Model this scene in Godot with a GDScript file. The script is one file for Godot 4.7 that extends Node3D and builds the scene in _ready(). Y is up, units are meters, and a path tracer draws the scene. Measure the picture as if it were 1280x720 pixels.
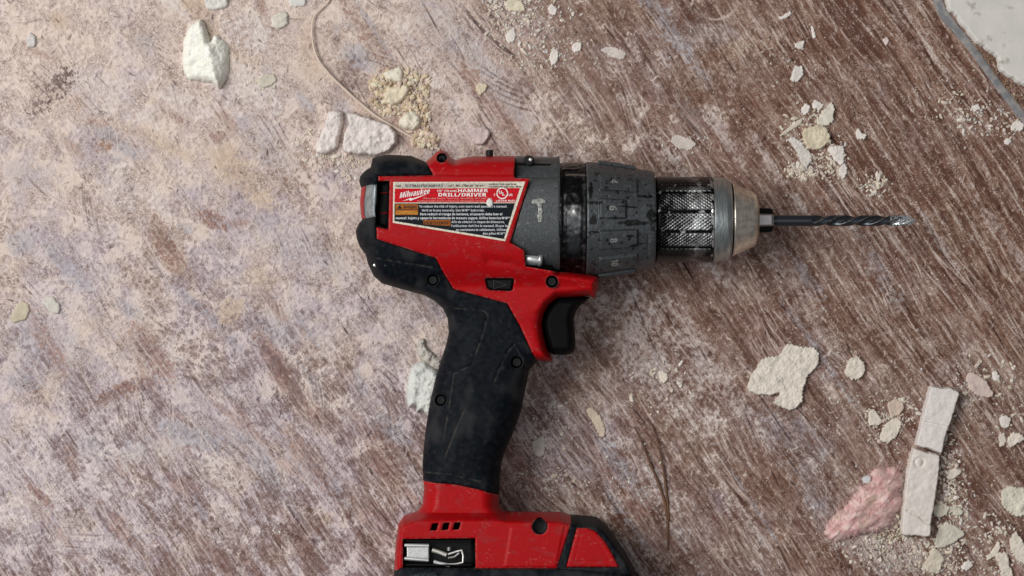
extends Node3D
# A cordless drill lying on a dusty sub-floor, seen from straight above. Helpers work in millimetres; meshes are stored in metres.

const LENS := 1431.0          # lens height over the floor, mm
const MID := 31.0             # height of the drill's parting plane, mm
const FOCAL := 3500.0         # focal length in picture pixels (1280 wide)
const TEX_W := 1600
const TEX_H := 900

var rng := RandomNumberGenerator.new()
var used := {}
var M := {}
var N := {}
var SIL := PackedVector2Array()
var NONE: Callable

# ---------------------------------------------------------------- places
func spot(px: float, py: float, h: float) -> Vector2:      # a point of the photo at a height -> x, z in mm
	var k := (LENS - h) / FOCAL
	return Vector2((px - 640.0) * k, (py - 360.0) * k)

func flat_poly(a: Array, h := 0.0) -> PackedVector2Array:
	var p := PackedVector2Array()
	for i in range(0, a.size(), 2):
		p.append(spot(a[i], a[i + 1], h))
	return p

func onto(px: float, py: float) -> Vector2:                # where the line of sight meets the drill's shell
	var h := MID
	var p := spot(px, py, h)
	for i in 5:
		h = lerpf(h, MID + body_top(p), 0.7)
		p = spot(px, py, h)
	return p

func shell_poly(a: Array) -> PackedVector2Array:
	var p := PackedVector2Array()
	for i in range(0, a.size(), 2):
		p.append(onto(a[i], a[i + 1]))
	return p

func circle(c: Vector2, r: float, n := 20) -> PackedVector2Array:
	var p := PackedVector2Array()
	for i in n:
		p.append(c + Vector2.from_angle(TAU * i / n) * r)
	return p

func rough(poly: PackedVector2Array, amp: float, step: float, sd: int) -> PackedVector2Array:
	var r := RandomNumberGenerator.new()
	r.seed = sd
	var out := PackedVector2Array()
	var m := poly.size()
	for i in m:
		var a := poly[i]
		var b := poly[(i + 1) % m]
		var n := maxi(1, int(a.distance_to(b) / step))
		var side := (b - a).normalized().orthogonal()
		for k in n:
			var t := (k + r.randf_range(-0.25, 0.25)) / n
			var q := a.lerp(b, t).lerp(a.cubic_interpolate(b, poly[(i - 1 + m) % m], poly[(i + 2) % m], clampf(t, 0.0, 1.0)), 0.6)
			out.append(q + side * (r.randfn(0.0, amp * 0.5) + N.md.get_noise_2d(q.x * 9.0, q.y * 9.0 + sd) * amp + N.md.get_noise_2d(q.x * 3.0 + sd, q.y * 3.0) * amp * 2.2))
	return out

func within(p: Vector2, poly: PackedVector2Array) -> bool:   # asked twice: a ray through a corner miscounts
	var a := Geometry2D.is_point_in_polygon(p, poly)
	if a == Geometry2D.is_point_in_polygon(p + Vector2(0.0013, 0.0021), poly):
		return a
	return Geometry2D.is_point_in_polygon(p + Vector2(-0.0017, 0.0009), poly)

func poly_dist(p: Vector2, poly: PackedVector2Array) -> float:
	var best := 1e12
	var a := poly[poly.size() - 1]
	for b in poly:
		best = minf(best, p.distance_squared_to(Geometry2D.get_closest_point_to_segment(p, a, b)))
		a = b
	return sqrt(best)

func line_dist(p: Vector2, line: PackedVector2Array) -> float:
	var best := 1e12
	for i in line.size() - 1:
		best = minf(best, p.distance_squared_to(Geometry2D.get_closest_point_to_segment(p, line[i], line[i + 1])))
	return sqrt(best)

func prof(t: float) -> float:
	var u := 1.0 - clampf(t, 0.0, 1.0)
	return sqrt(maxf(0.0, 1.0 - u * u))

# ---------------------------------------------------------------- objects
func numbered(called: String) -> String:
	if not used.has(called):
		used[called] = 0
		return called
	used[called] += 1
	return "%s_%03d" % [called, used[called]]

func tag(o: Node3D, label: String, category: String, group := "") -> void:
	o.set_meta("label", label)
	o.set_meta("category", category)
	if group:
		o.set_meta("group", group)

func thing(called: String, label: String, category: String, where := Vector3.ZERO, group := "") -> Node3D:
	var o := Node3D.new()
	o.name = numbered(called)
	add_child(o)
	o.position = where
	tag(o, label, category, group)
	return o

func part(called: String, mesh: Mesh, mat: Material, parent: Node3D) -> MeshInstance3D:
	var o := MeshInstance3D.new()
	o.mesh = mesh
	o.material_override = mat
	if parent == self:
		o.name = numbered(called)
		add_child(o)
	else:
		var k := 0
		var nm := called
		while parent.has_node(NodePath(nm)):
			k += 1
			nm = "%s_%03d" % [called, k]
		o.name = nm
		parent.add_child(o)
	return o

# ---------------------------------------------------------------- meshes
var V := PackedVector3Array()
var C := PackedColorArray()
var I := PackedInt32Array()
var UV := PackedVector2Array()

func begin() -> void:
	V = PackedVector3Array(); C = PackedColorArray(); I = PackedInt32Array(); UV = PackedVector2Array()

func finish(normals := PackedVector3Array(), shift := Vector3.ZERO) -> ArrayMesh:
	var n := normals
	if n.is_empty():
		n.resize(V.size())
		for t in range(0, I.size(), 3):
			var fn := (V[I[t + 2]] - V[I[t]]).cross(V[I[t + 1]] - V[I[t]])
			for k in 3:
				n[I[t + k]] += fn
		for i in n.size():
			n[i] = n[i].normalized() if n[i].length_squared() > 1e-20 else Vector3.UP
	var v := PackedVector3Array()
	v.resize(V.size())
	for i in V.size():
		v[i] = V[i] * 0.001 - shift
	var a := []
	a.resize(Mesh.ARRAY_MAX)
	a[Mesh.ARRAY_VERTEX] = v
	a[Mesh.ARRAY_NORMAL] = n
	if C.size() == V.size():
		a[Mesh.ARRAY_COLOR] = C
	if UV.size() == V.size():
		a[Mesh.ARRAY_TEX_UV] = UV
	a[Mesh.ARRAY_INDEX] = I
	var m := ArrayMesh.new()
	m.add_surface_from_arrays(Mesh.PRIMITIVE_TRIANGLES, a)
	return m

# A raised shape over an outline: hf(p, d) is its height d inside the outline, cf(p, d, y) its colour, low(p, d) its underside.
func relief(outer: PackedVector2Array, holes: Array, hf: Callable, cf: Callable, cell: float, low: Callable = NONE, shift := Vector3.ZERO) -> ArrayMesh:
	begin()
	var lo := outer[0]
	var hi := outer[0]
	for p in outer:
		lo = lo.min(p)
		hi = hi.max(p)
	lo -= Vector2(cell * 0.37, cell * 0.41)
	var nx := int((hi.x - lo.x) / cell) + 2
	var nz := int((hi.y - lo.y) / cell) + 2
	var sd := PackedFloat32Array()
	sd.resize(nx * nz)
	for j in nz:
		for i in nx:
			var p := lo + Vector2(i, j) * cell
			var d := poly_dist(p, outer)
			if not within(p, outer):
				d = -d
			for h in holes:
				var e := poly_dist(p, h)
				if within(p, h):
					e = -e
				d = minf(d, e)
			sd[j * nx + i] = d
	var at_grid := PackedInt32Array()
	at_grid.resize(nx * nz)
	at_grid.fill(-1)
	var at_key := {}
	var where := PackedVector2Array()
	var depth := PackedFloat32Array()
	var tris := PackedInt32Array()
	var reach := cell * 1.5
	for j in nz - 1:
		for i in nx - 1:
			var k := [j * nx + i, j * nx + i + 1, (j + 1) * nx + i + 1, (j + 1) * nx + i]
			var least := minf(minf(sd[k[0]], sd[k[1]]), minf(sd[k[2]], sd[k[3]]))
			var most := maxf(maxf(sd[k[0]], sd[k[1]]), maxf(sd[k[2]], sd[k[3]]))
			if most < -reach:
				continue
			if least > reach:
				for c in 4:
					if at_grid[k[c]] < 0:
						at_grid[k[c]] = where.size()
						var q := lo + Vector2(i + (1 if c in [1, 2] else 0), j + (1 if c >= 2 else 0)) * cell
						where.append(q)
						depth.append(sd[k[c]])
						at_key[Vector2i(roundi(q.x * 2000.0), roundi(q.y * 2000.0))] = at_grid[k[c]]
				if (i + j) % 2:
					tris.append_array([at_grid[k[0]], at_grid[k[1]], at_grid[k[2]], at_grid[k[0]], at_grid[k[2]], at_grid[k[3]]])
				else:
					tris.append_array([at_grid[k[0]], at_grid[k[1]], at_grid[k[3]], at_grid[k[1]], at_grid[k[2]], at_grid[k[3]]])
				continue
			var o := lo + Vector2(i, j) * cell
			var pieces: Array = Geometry2D.intersect_polygons(PackedVector2Array([o, o + Vector2(cell, 0), o + Vector2(cell, cell), o + Vector2(0, cell)]), outer)
			for h in holes:
				var next := []
				for pc in pieces:
					next.append_array(Geometry2D.clip_polygons(pc, h))
				pieces = next
			for pc: PackedVector2Array in pieces:
				if pc.size() < 3 or Geometry2D.is_polygon_clockwise(pc) != Geometry2D.is_polygon_clockwise(PackedVector2Array([Vector2(0, 0), Vector2(1, 0), Vector2(1, 1)])):
					continue
				var tri := Geometry2D.triangulate_polygon(pc)
				var ids := PackedInt32Array()
				for q in pc:
					var key := Vector2i(roundi(q.x * 2000.0), roundi(q.y * 2000.0))
					if not at_key.has(key):
						at_key[key] = where.size()
						where.append(q)
						var d := poly_dist(q, outer)
						for h in holes:
							d = minf(d, poly_dist(q, h))
						depth.append(d)
					ids.append(at_key[key])
				for t in tri:
					tris.append(ids[t])
	var n := where.size()
	for i in n:
		var y: float = hf.call(where[i], depth[i])
		V.append(Vector3(where[i].x, y, where[i].y))
		C.append(cf.call(where[i], depth[i], y))
	for t in range(0, tris.size(), 3):
		var a := tris[t]
		var b := tris[t + 1]
		var c := tris[t + 2]
		if (where[b] - where[a]).cross(where[c] - where[a]) < 0.0:
			var s := b
			b = c
			c = s
		I.append_array([a, b, c])      # clockwise seen from above (x right, z down the page)
	if low.is_valid():
		for i in n:
			V.append(Vector3(where[i].x, low.call(where[i], depth[i]), where[i].y))
			C.append(C[i])
		var top := I.size()
		for t in range(0, top, 3):
			I.append_array([I[t] + n, I[t + 2] + n, I[t + 1] + n])
	return finish(PackedVector3Array(), shift)

# A body of revolution about the drill's axis: rows of [x px, radius px]; shape(xm, angle, r) may bend the radius, cf(xm, angle, r) colours it. Angle 0 is up, positive towards the lower edge of the photo.
const AXIS := 274.5
func spun(rows: Array, step: float, segs: int, shape: Callable, cf: Callable, axis := AXIS) -> ArrayMesh:
	begin()
	var xs := PackedFloat32Array()
	var rs := PackedFloat32Array()
	for i in rows.size() - 1:
		var a := Vector2((rows[i][0] - 640.0) * 0.4, rows[i][1] * 0.4)
		var b := Vector2((rows[i + 1][0] - 640.0) * 0.4, rows[i + 1][1] * 0.4)
		var n := maxi(1, int(a.distance_to(b) / step))
		for k in n + (1 if i == rows.size() - 2 else 0):
			xs.append(lerpf(a.x, b.x, float(k) / n))
			rs.append(lerpf(a.y, b.y, float(k) / n))
	var zc := (axis - 360.0) * 0.4
	for i in xs.size():
		for s in segs + 1:
			var an := TAU * (s % segs) / segs
			if an > PI:
				an -= TAU
			var r: float = shape.call(xs[i], an, rs[i]) if shape.is_valid() else rs[i]
			V.append(Vector3(xs[i], MID + r * cos(an), zc + r * sin(an)))
			C.append(cf.call(xs[i], an, r))
	for i in xs.size() - 1:
		for s in segs:
			var a := i * (segs + 1) + s
			var b := a + segs + 1
			I.append_array([a, b, a + 1, b, b + 1, a + 1])
	for e in 2:
		var row := (xs.size() - 1) * e
		var mid := V.size()
		V.append(Vector3(xs[row], MID, zc))
		C.append(C[row * (segs + 1)])
		var from := V.size()
		for s in segs + 1:
			V.append(V[row * (segs + 1) + s])
			C.append(C[row * (segs + 1) + s])
		for s in segs:
			if e:
				I.append_array([mid, from + s + 1, from + s])
			else:
				I.append_array([mid, from + s, from + s + 1])
	return finish()

# A turned shape about an upright line: rows of [radius, y] from the outside in.
func turned(c: Vector2, rows: Array, segs: int, cf: Callable) -> ArrayMesh:
	begin()
	for i in rows.size() - 1:
		var base := V.size()
		for e in 2:
			for s in segs + 1:
				var an := TAU * (s % segs) / segs
				var r: float = rows[i + e][0]
				V.append(Vector3(c.x + r * cos(an), rows[i + e][1], c.y + r * sin(an)))
				C.append(cf.call(i))
		for s in segs:
			var a := base + s
			var b := a + segs + 1
			I.append_array([a, a + 1, b, b, a + 1, b + 1])
	return finish()

func tube(path: PackedVector3Array, radii: Array, segs: int, color: Color, fresh := true) -> void:
	if fresh:
		begin()
	var base := V.size()
	for i in path.size():
		var dir := (path[mini(i + 1, path.size() - 1)] - path[maxi(i - 1, 0)]).normalized()
		var u := dir.cross(Vector3.UP if absf(dir.y) < 0.9 else Vector3.RIGHT).normalized()
		var w := u.cross(dir)
		var r: float = radii[mini(i, radii.size() - 1)]
		for s in segs:
			var an := TAU * s / segs
			V.append(path[i] + (u * cos(an) + w * sin(an)) * r)
			C.append(color)
	for i in path.size() - 1:
		for s in segs:
			var a := base + i * segs + s
			var a2 := base + i * segs + (s + 1) % segs
			I.append_array([a, a2, a + segs, a + segs, a2, a2 + segs])

# Bevelled slab over an outline that lies flat at y0..y1.
func slab(poly: PackedVector2Array, y0: float, y1: float, bevel: float, color: Color, cell := 1.5) -> ArrayMesh:
	return relief(poly, [], func(_p, d): return y0 + (y1 - y0) * prof((d + 1e-4) / bevel) if d > 0.0005 else y0, func(_p, _d, _y): return color, cell)

func shard(sd: int, flatness: float) -> ArrayMesh:          # a crumb: a few-sided lump one millimetre across
	var r := RandomNumberGenerator.new()
	r.seed = sd
	begin()
	var n := r.randi_range(5, 7)
	var rings := [[0.0, 0.0], [0.42, 0.0], [0.5, 0.35], [0.28, 0.9]]
	for ring in rings.slice(1):
		for s in n:
			var an := TAU * (s + r.randf_range(-0.25, 0.25)) / n
			var rr: float = ring[0] * r.randf_range(0.7, 1.2)
			V.append(Vector3(cos(an) * rr, ring[1] * flatness * r.randf_range(0.7, 1.15), sin(an) * rr * 0.75))
	V.append(Vector3(r.randf_range(-0.1, 0.1), flatness * r.randf_range(0.85, 1.1), 0))
	for k in 2:
		for s in n:
			var a := k * n + s
			var b := k * n + (s + 1) % n
			I.append_array([a, a + n, b, b, a + n, b + n])
	for s in n:
		I.append_array([2 * n + s, 3 * n, 2 * n + (s + 1) % n])
	for i in V.size():
		C.append(Color.WHITE)
	# flat facets
	var v2 := PackedVector3Array()
	for i in I:
		v2.append(V[i])
	V = v2
	C.resize(V.size())
	C.fill(Color.WHITE)
	I = PackedInt32Array(range(V.size()))
	return finish()

# ---------------------------------------------------------------- the drill's shell
func thickness(x: float, y: float) -> float:               # half thickness in mm at a pixel of the parting plane
	var m := 0.0
	if y < 222.0:
		var t := (222.0 - y) / 30.5
		m = 28.3 * pow(maxf(0.0, 1.0 - pow(t, 2.3)), 1.0 / 2.3)
	elif y < 296.0:
		m = 29.4
	elif y < 372.0:
		var t := (y - 296.0) / 76.0
		m = 29.4 * sqrt(maxf(0.0, 1.0 - t * t))
	if y >= 222.0:
		m -= 1.1 * (1.0 - smoothstep(222.0, 223.5, y))
	var g := 18.5 - 1.5 * smoothstep(420.0, 560.0, y)
	var f := 29.3 * smoothstep(629.0, 646.0, y)
	var k := 3.0
	var rest := maxf(g, f) if y > 340.0 else g
	var h := clampf(0.5 + 0.5 * (m - rest) / k, 0.0, 1.0)
	return lerpf(rest, m, h) + k * h * (1.0 - h)

func body_top(p: Vector2) -> float:
	var x := p.x / 0.4 + 640.0
	var y := p.y / 0.4 + 360.0
	if not within(p, SIL):
		return 0.0
	var d := poly_dist(p, SIL)
	var r := 4.5 + 6.0 * smoothstep(492.0, 462.0, x) * smoothstep(360.0, 340.0, y)
	r = lerpf(r, 17.0, smoothstep(362.0, 405.0, y) * smoothstep(678.0, 640.0, x) * smoothstep(640.0, 606.0, y))
	r = lerpf(r, 9.0, smoothstep(580.0, 608.0, y))
	r = lerpf(r, 3.2, smoothstep(628.0, 648.0, y))
	return thickness(x, y) * prof(d / r)

func groove(d: float, depth := 0.55, wide := 0.75) -> float:
	var t := 1.0 - clampf(d / wide, 0.0, 1.0)
	return depth * t * t

func shell_part(called: String, poly: PackedVector2Array, holes: Array, extra: Callable, cf: Callable, mat: Material, parent: Node3D, cell := 0.5, under := true) -> MeshInstance3D:
	var hf := func(p, d):
		var g := body_top(p)
		return MID + maxf(0.0, g - groove(d) * clampf(g / 6.0, 0.0, 1.0) + (extra.call(p, d) if extra.is_valid() else 0.0))
	var low := func(p, d):
		var g := body_top(p)
		return MID - maxf(0.0, g - groove(d) * clampf(g / 6.0, 0.0, 1.0))
	return part(called, relief(poly, holes, hf, cf, cell, low if under else NONE), mat, parent)

func lin(r: float, g: float, b: float) -> Color:
	return Color(r / 255.0, g / 255.0, b / 255.0).srgb_to_linear()

func noise(freq: float, octaves: int, sd: int, kind := FastNoiseLite.TYPE_SIMPLEX_SMOOTH) -> FastNoiseLite:
	var n := FastNoiseLite.new()
	n.seed = sd
	n.frequency = freq
	n.noise_type = kind
	n.fractal_type = FastNoiseLite.FRACTAL_FBM if octaves > 1 else FastNoiseLite.FRACTAL_NONE
	n.fractal_octaves = octaves
	return n

# ---------------------------------------------------------------- the floor's surface, computed per texel
const LEAN := 0.977            # the wood's grain runs at 56 degrees
var dust_rows := [
	[1.10, 1.08, 0.96, 0.52, 0.20, 0.08],
	[1.08, 1.06, 0.96, 0.56, 0.20, 0.05],
	[0.97, 0.93, 0.82, 0.58, 0.36, 0.16],
	[0.80, 0.73, 0.62, 0.46, 0.34, 0.25]]
# bare or stained places: x, y, half length, half width, turn, kind (0 rust, 1 dark, 2 blue grey, 3 pale film, 4 ochre, 5 red brown), strength
var marks := [
	[128, 182, 13, 6, -0.3, 0, 1.0], [70, 108, 26, 14, -0.9, 1, 1.0], [98, 128, 10, 9, 0.3, 0, 0.9], [48, 130, 16, 10, -0.8, 1, 0.8], [118, 178, 20, 12, -0.7, 1, 0.6], [120, 152, 12, 7, 0, 5, 0.7],
	[72, 25, 12, 9, 0.5, 4, 0.7], [185, 40, 26, 16, 0.2, 1, 0.5], [180, 52, 15, 12, 0.2, 2, 0.6], [285, 155, 18, 8, 0.9, 5, 0.5], [272, 170, 10, 7, 0.4, 5, 0.7], [262, 272, 22, 8, 0.5, 5, 0.9], [290, 280, 18, 6, -0.2, 5, 0.7],
	[208, 305, 34, 12, 1.05, 5, 0.9], [190, 440, 34, 13, 0.95, 5, 0.75], [150, 490, 36, 9, -0.35, 5, 0.95], [98, 480, 26, 10, 0.3, 1, 0.5], [245, 545, 52, 14, 0.3, 2, 0.8], [150, 560, 60, 20, 0.1, 2, 0.45], [225, 540, 12, 8, 0.2, 1, 0.5], [280, 545, 12, 12, 0.8, 1, 0.45],
	[370, 558, 26, 10, 0.95, 0, 0.5], [395, 585, 28, 12, 0.95, 5, 0.6], [450, 630, 26, 12, 0.98, 0, 0.45], [230, 605, 18, 10, 0.6, 5, 0.55], [300, 690, 46, 9, 0.98, 5, 0.65], [490, 540, 26, 14, 0.9, 2, 0.8], [470, 520, 40, 8, 0.9, 1, 0.5], [420, 610, 40, 6, 0.98, 2, 0.7],
	[408, 648, 9, 6, 0, 4, 0.6], [610, 100, 90, 16, 0.95, 2, 0.5], [600, 120, 70, 8, 1.0, 1, 0.5], [640, 40, 60, 30, 0.9, 5, 0.5], [710, 60, 60, 30, 1.0, 1, 0.35],
	[920, 62, 44, 10, -0.25, 4, 0.6], [870, 40, 44, 24, 0.1, 2, 0.35], [775, 590, 44, 14, 0.9, 2, 0.85], [720, 560, 36, 14, 0.9, 1, 0.5], [900, 690, 50, 16, 0.98, 5, 0.4], [990, 690, 34, 14, 0.9, 0, 0.4], [665, 600, 40, 30, 0.9, 5, 0.4],
	[960, 430, 60, 20, 0.95, 5, 0.5], [890, 460, 100, 14, 0.98, 3, 0.75], [810, 440, 100, 34, 0.9, 3, 0.8], [1000, 560, 60, 26, 0.9, 2, 0.5], [1110, 690, 60, 24, 0.2, 3, 0.8], [700, 380, 50, 22, 0.4, 3, 0.4], [945, 560, 60, 9, 0.98, 5, 0.6], [885, 640, 50, 10, 0.98, 5, 0.4], [1000, 380, 70, 16, 0.95, 3, 0.4],
	[310, 40, 34, 22, 0.3, 3, 1.0], [310, 110, 42, 26, 0.5, 3, 0.7], [275, 45, 40, 14, 0.8, 4, 0.5], [300, 62, 30, 20, 0.4, 4, 0.4], [385, 60, 40, 12, 1.4, 4, 0.45], [470, 130, 60, 24, 0.7, 4, 0.4],
	[450, 70, 24, 14, 0.3, 2, 0.7], [360, 300, 60, 20, 0.5, 2, 0.35], [340, 410, 34, 16, 0.5, 2, 0.55], [410, 320, 26, 14, 0.9, 2, 0.5], [60, 600, 80, 34, 0.2, 3, 0.4], [60, 440, 60, 30, 0.5, 2, 0.35], [150, 250, 40, 12, 0.9, 2, 0.4], [330, 180, 50, 20, 0.9, 2, 0.4], [40, 220, 30, 14, 0.2, 2, 0.4],
	[1215, 300, 60, 34, 0.9, 4, 0.3], [1235, 415, 40, 20, 0.9, 0, 0.4], [1205, 120, 24, 14, 0.3, 0, 0.3], [1110, 300, 60, 30, 0.9, 5, 0.25], [1060, 40, 60, 10, 0.98, 1, 0.4], [560, 40, 60, 26, 1.0, 2, 0.4]]
var mark_colors := [Color(0.50, 0.34, 0.25), Color(0.33, 0.26, 0.25), Color(0.56, 0.555, 0.59), Color(0.79, 0.75, 0.735), Color(0.68, 0.58, 0.48), Color(0.46, 0.33, 0.29)]
var strokes := PackedFloat32Array()
var stain := PackedFloat32Array()
var stain_kind := PackedByteArray()
var field_lo: Vector2
var field_step := 1.0
var field_w := 0
var field_h := 0

func draw_stroke(a: Vector2, bend: float, ang: float, length: float, wide: float, amount: float) -> void:
	var n := maxi(4, int(length / 0.7))
	var p := a
	var an := ang
	var r := wide / field_step
	for i in n:
		an += bend * 0.7
		p += Vector2.from_angle(an) * 0.7
		var fade := minf(1.0, 3.0 * minf(float(i) / n, 1.0 - float(i) / n)) * (0.80 + 0.20 * sin(i * 0.07 + a.x))
		var q := (p - field_lo) / field_step
		for yy in range(int(q.y - r), int(q.y + r) + 2):
			for xx in range(int(q.x - r), int(q.x + r) + 2):
				if xx >= 0 and yy >= 0 and xx < field_w and yy < field_h:
					var v := amount * fade * clampf(r + 0.6 - Vector2(xx, yy).distance_to(q), 0.0, 1.0)
					var at := yy * field_w + xx
					if absf(v) > absf(strokes[at]):
						strokes[at] = v

func table(n: FastNoiseLite) -> PackedByteArray:
	var im := n.get_image(field_w, field_h, false, false, true)
	im.convert(Image.FORMAT_L8)
	return im.get_data()

func floor_maps(lo: Vector2, step: float, w: int, h: int, detailed: bool) -> Array:
	field_lo = lo
	field_step = step
	field_w = w
	field_h = h
	var t_lo := table(noise(step / 210.0, 3, 11))
	var t_lo2 := table(warped(step / 130.0, 4, 31, 70.0 / step))
	var t_md := table(warped(step / 44.0, 4, 12, 34.0 / step))
	var t_tone := table(warped(step / 34.0, 3, 52, 26.0 / step))
	var t_fine := table(noise(step / 9.0, 3, 13))
	var t_grain := table(noise(step / 2.3, 2, 14))
	var t_hair := table(ridged(step / 11.0, 3, 18))
	var t_crack := table(ridged(step / 5.5, 2, 19))
	strokes = PackedFloat32Array()
	strokes.resize(w * h)
	stain = PackedFloat32Array()
	stain.resize(w * h)
	stain_kind = PackedByteArray()
	stain_kind.resize(w * h)
	var r := RandomNumberGenerator.new()
	r.seed = 77
	if detailed:
		for i in 1500:            # scratches along the grain
			var p := Vector2(r.randf_range(-60, 1340), r.randf_range(-40, 760))
			var ang := LEAN + r.randfn(0.0, 0.08)
			var pale := r.randf() < 0.72
			draw_stroke(p, r.randfn(0.0, 0.0008), ang, 14.0 + 110.0 * pow(r.randf(), 2.4), r.randf_range(0.45, 1.0), r.randf_range(0.3, 0.95) if pale or p.x < 420.0 else -r.randf_range(0.3, 0.9))
		for i in 4200:            # short curls and hairs of dust
			var p := Vector2(r.randf_range(-60, 1340), r.randf_range(-40, 760))
			var ang := r.randf_range(0.3, 2.2)
			draw_stroke(p, r.randfn(0.0, 0.06), ang, r.randf_range(4.0, 15.0), r.randf_range(0.45, 0.9), r.randf_range(0.4, 0.95) * (1.0 if r.randf() < 0.62 else -0.75))
		for i in 9500:            # white specks, thicker towards the right
			var p := Vector2(r.randf_range(-60, 1340), r.randf_range(-40, 760))
			if r.randf() < 0.45 + 0.55 * p.x / 1280.0:
				draw_stroke(p, 0.0, LEAN + r.randfn(0.0, 0.6), r.randf_range(1.5, 4.5), 0.5 + 1.1 * pow(r.randf(), 4.0), r.randf_range(0.55, 1.0))
		for i in 10:              # a fan of curved scratches at the top
			draw_stroke(Vector2(588 + i * 3, 70 + i * 6), -0.006, 0.78 - i * 0.03, 74.0, 0.7, 0.4 if i % 2 else -0.5)
		for i in 3:               # the pale scraped ring at the top
			draw_stroke(Vector2(924.0 - i, -2), 0.035, 1.65, 68.0, 1.4, 0.75)
			draw_stroke(Vector2(898, 46 + i * 1.5), 0.008, 2.95, 80.0, 1.1, 0.45)
		draw_stroke(Vector2(1010, -4), 0.0, 0.9, 60.0, 1.2, 0.5)
		draw_stroke(Vector2(570, -4), -0.004, 1.0, 120.0, 2.0, -0.7)
		draw_stroke(Vector2(575, -4), -0.004, 1.0, 120.0, 1.2, 0.4)
		draw_stroke(Vector2(160, 505), -0.03, -0.75, 44.0, 1.2, 0.8)
		draw_stroke(Vector2(905, 430), 0.0, 0.97, 190.0, 1.0, -0.7)
		draw_stroke(Vector2(895, 585), 0.0, 0.99, 160.0, 0.8, 0.7)
		draw_stroke(Vector2(690, 470), 0.0, 0.92, 160.0, 0.8, 0.6)
		draw_stroke(Vector2(340, 590), 0.0, 0.95, 150.0, 0.8, 0.6)
		draw_stroke(Vector2(335, 600), 0.0, 0.95, 150.0, 0.8, -0.6)
		draw_stroke(Vector2(120, 560), -0.004, 0.75, 110.0, 0.8, 0.6)
		for g in 190:             # sweeps: sets of parallel curved scrapes
			var p := Vector2(r.randf_range(-40, 1320), r.randf_range(-40, 760))
			var left := 1.0 - clampf(p.x / 900.0, 0.0, 1.0)
			var ang := LEAN - 0.15 * left + r.randfn(0.0, 0.06 + 0.4 * left)
			var bend := r.randfn(0.0, 0.002 + 0.008 * left)
			var length := r.randf_range(25, 80)
			var gap := r.randf_range(1.6, 3.6)
			for k in r.randi_range(5, 16):
				draw_stroke(p + Vector2.from_angle(ang + PI / 2) * gap * k + Vector2.from_angle(ang) * r.randf_range(-14, 14), bend + r.randfn(0.0, 0.0006), ang + r.randfn(0.0, 0.03), length * r.randf_range(0.5, 1.1), r.randf_range(0.45, 1.0), r.randf_range(0.35, 0.95) if k % 3 != 1 else -r.randf_range(0.2, 0.6) * (1.0 - 0.4 * left))
		for i in 60:              # hairs along the sweep at the lower left
			draw_stroke(Vector2(r.randf_range(60, 330), r.randf_range(540, 640)), -0.003, 0.72 + r.randfn(0.0, 0.1), r.randf_range(20, 60), 0.5, r.randf_range(0.2, 0.5))
		# stains and bare places, broken up by the dust's own grain
		var places: Array = marks.duplicate()
		for i in 75:              # long bare or filmed strips along the grain
			places.append([r.randf_range(470, 1300), r.randf_range(0, 740), r.randf_range(25, 110), r.randf_range(2.5, 11), LEAN + r.randfn(0.0, 0.03), [5, 3, 5, 2, 3][i % 5], r.randf_range(0.35, 0.85)])
		for i in 30:              # small bare places in the thick dust
			places.append([r.randf_range(0, 520), r.randf_range(0, 740), r.randf_range(6, 24), r.randf_range(3, 9), r.randf_range(0.2, 1.4), [1, 2, 5][i % 3], r.randf_range(0.3, 0.7)])
		for i in 50:              # red brown and grey strips swept clean at the lower left
			places.append([r.randf_range(40, 520), r.randf_range(380, 740), r.randf_range(16, 60), r.randf_range(3, 10), LEAN - 0.1 + r.randfn(0.0, 0.12), [5, 2, 5, 3][i % 4], r.randf_range(0.35, 0.75)])
		for i in 46:              # pale and bluish smears
			places.append([r.randf_range(0, 760), r.randf_range(0, 740), r.randf_range(14, 52), r.randf_range(6, 18), r.randf_range(0.3, 1.3), [3, 2, 3, 4][i % 4], r.randf_range(0.35, 0.8)])
		for m in places:
			var mx: float = m[0]
			var my: float = m[1]
			var ml: float = m[2]
			var mw: float = m[3]
			var ang: float = m[4]
			var mc := cos(ang)
			var ms := sin(ang)
			var kind: int = m[5]
			var power: float = m[6]
			var soft := kind in [2, 3, 4]
			var reach := maxf(ml, mw) * 1.8
			for yy in range(maxi(0, int((my - reach - lo.y) / step)), mini(h, int((my + reach - lo.y) / step))):
				for xx in range(maxi(0, int((mx - reach - lo.x) / step)), mini(w, int((mx + reach - lo.x) / step))):
					var dx := lo.x + xx * step - mx
					var dy := lo.y + yy * step - my
					var du := (dx * mc + dy * ms) / ml
					var dv := (-dx * ms + dy * mc) / mw
					var e := du * du + dv * dv
					if e > 3.0:
						continue
					var at := yy * w + xx
					var nz := (t_fine[at] - 128) / 100.0 + (t_md[at] - 128) / 140.0 + (t_grain[at] - 128) / 190.0
					var al := 1.0 - e / 1.9 + nz * (0.75 if soft else (1.05 if kind != 1 else 1.7))
					if kind == 1:
						al -= 0.35
					al = (smoothstep(0.0, 1.1, al) * 0.7 if soft else smoothstep(0.25, 1.0, al) * (0.80 + 0.004 * (t_grain[at] - 128))) * power * clampf(3.0 - e, 0.0, 1.0)
					if al > stain[at]:
						stain[at] = al
						stain_kind[at] = kind
	var st_a := noise(1.0 / 40.0, 2, 41)
	var st_b := noise(1.0 / 9.0, 2, 42)
	var st_c := noise(1.0 / 2.4, 1, 43)
	var cs := cos(LEAN)
	var sn := sin(LEAN)
	var col := PackedByteArray()
	col.resize(w * h * 3)
	var hei := PackedByteArray()
	hei.resize(w * h)
	var base_row := PackedFloat32Array([0, 0, 0, 0, 0, 0])
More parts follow.
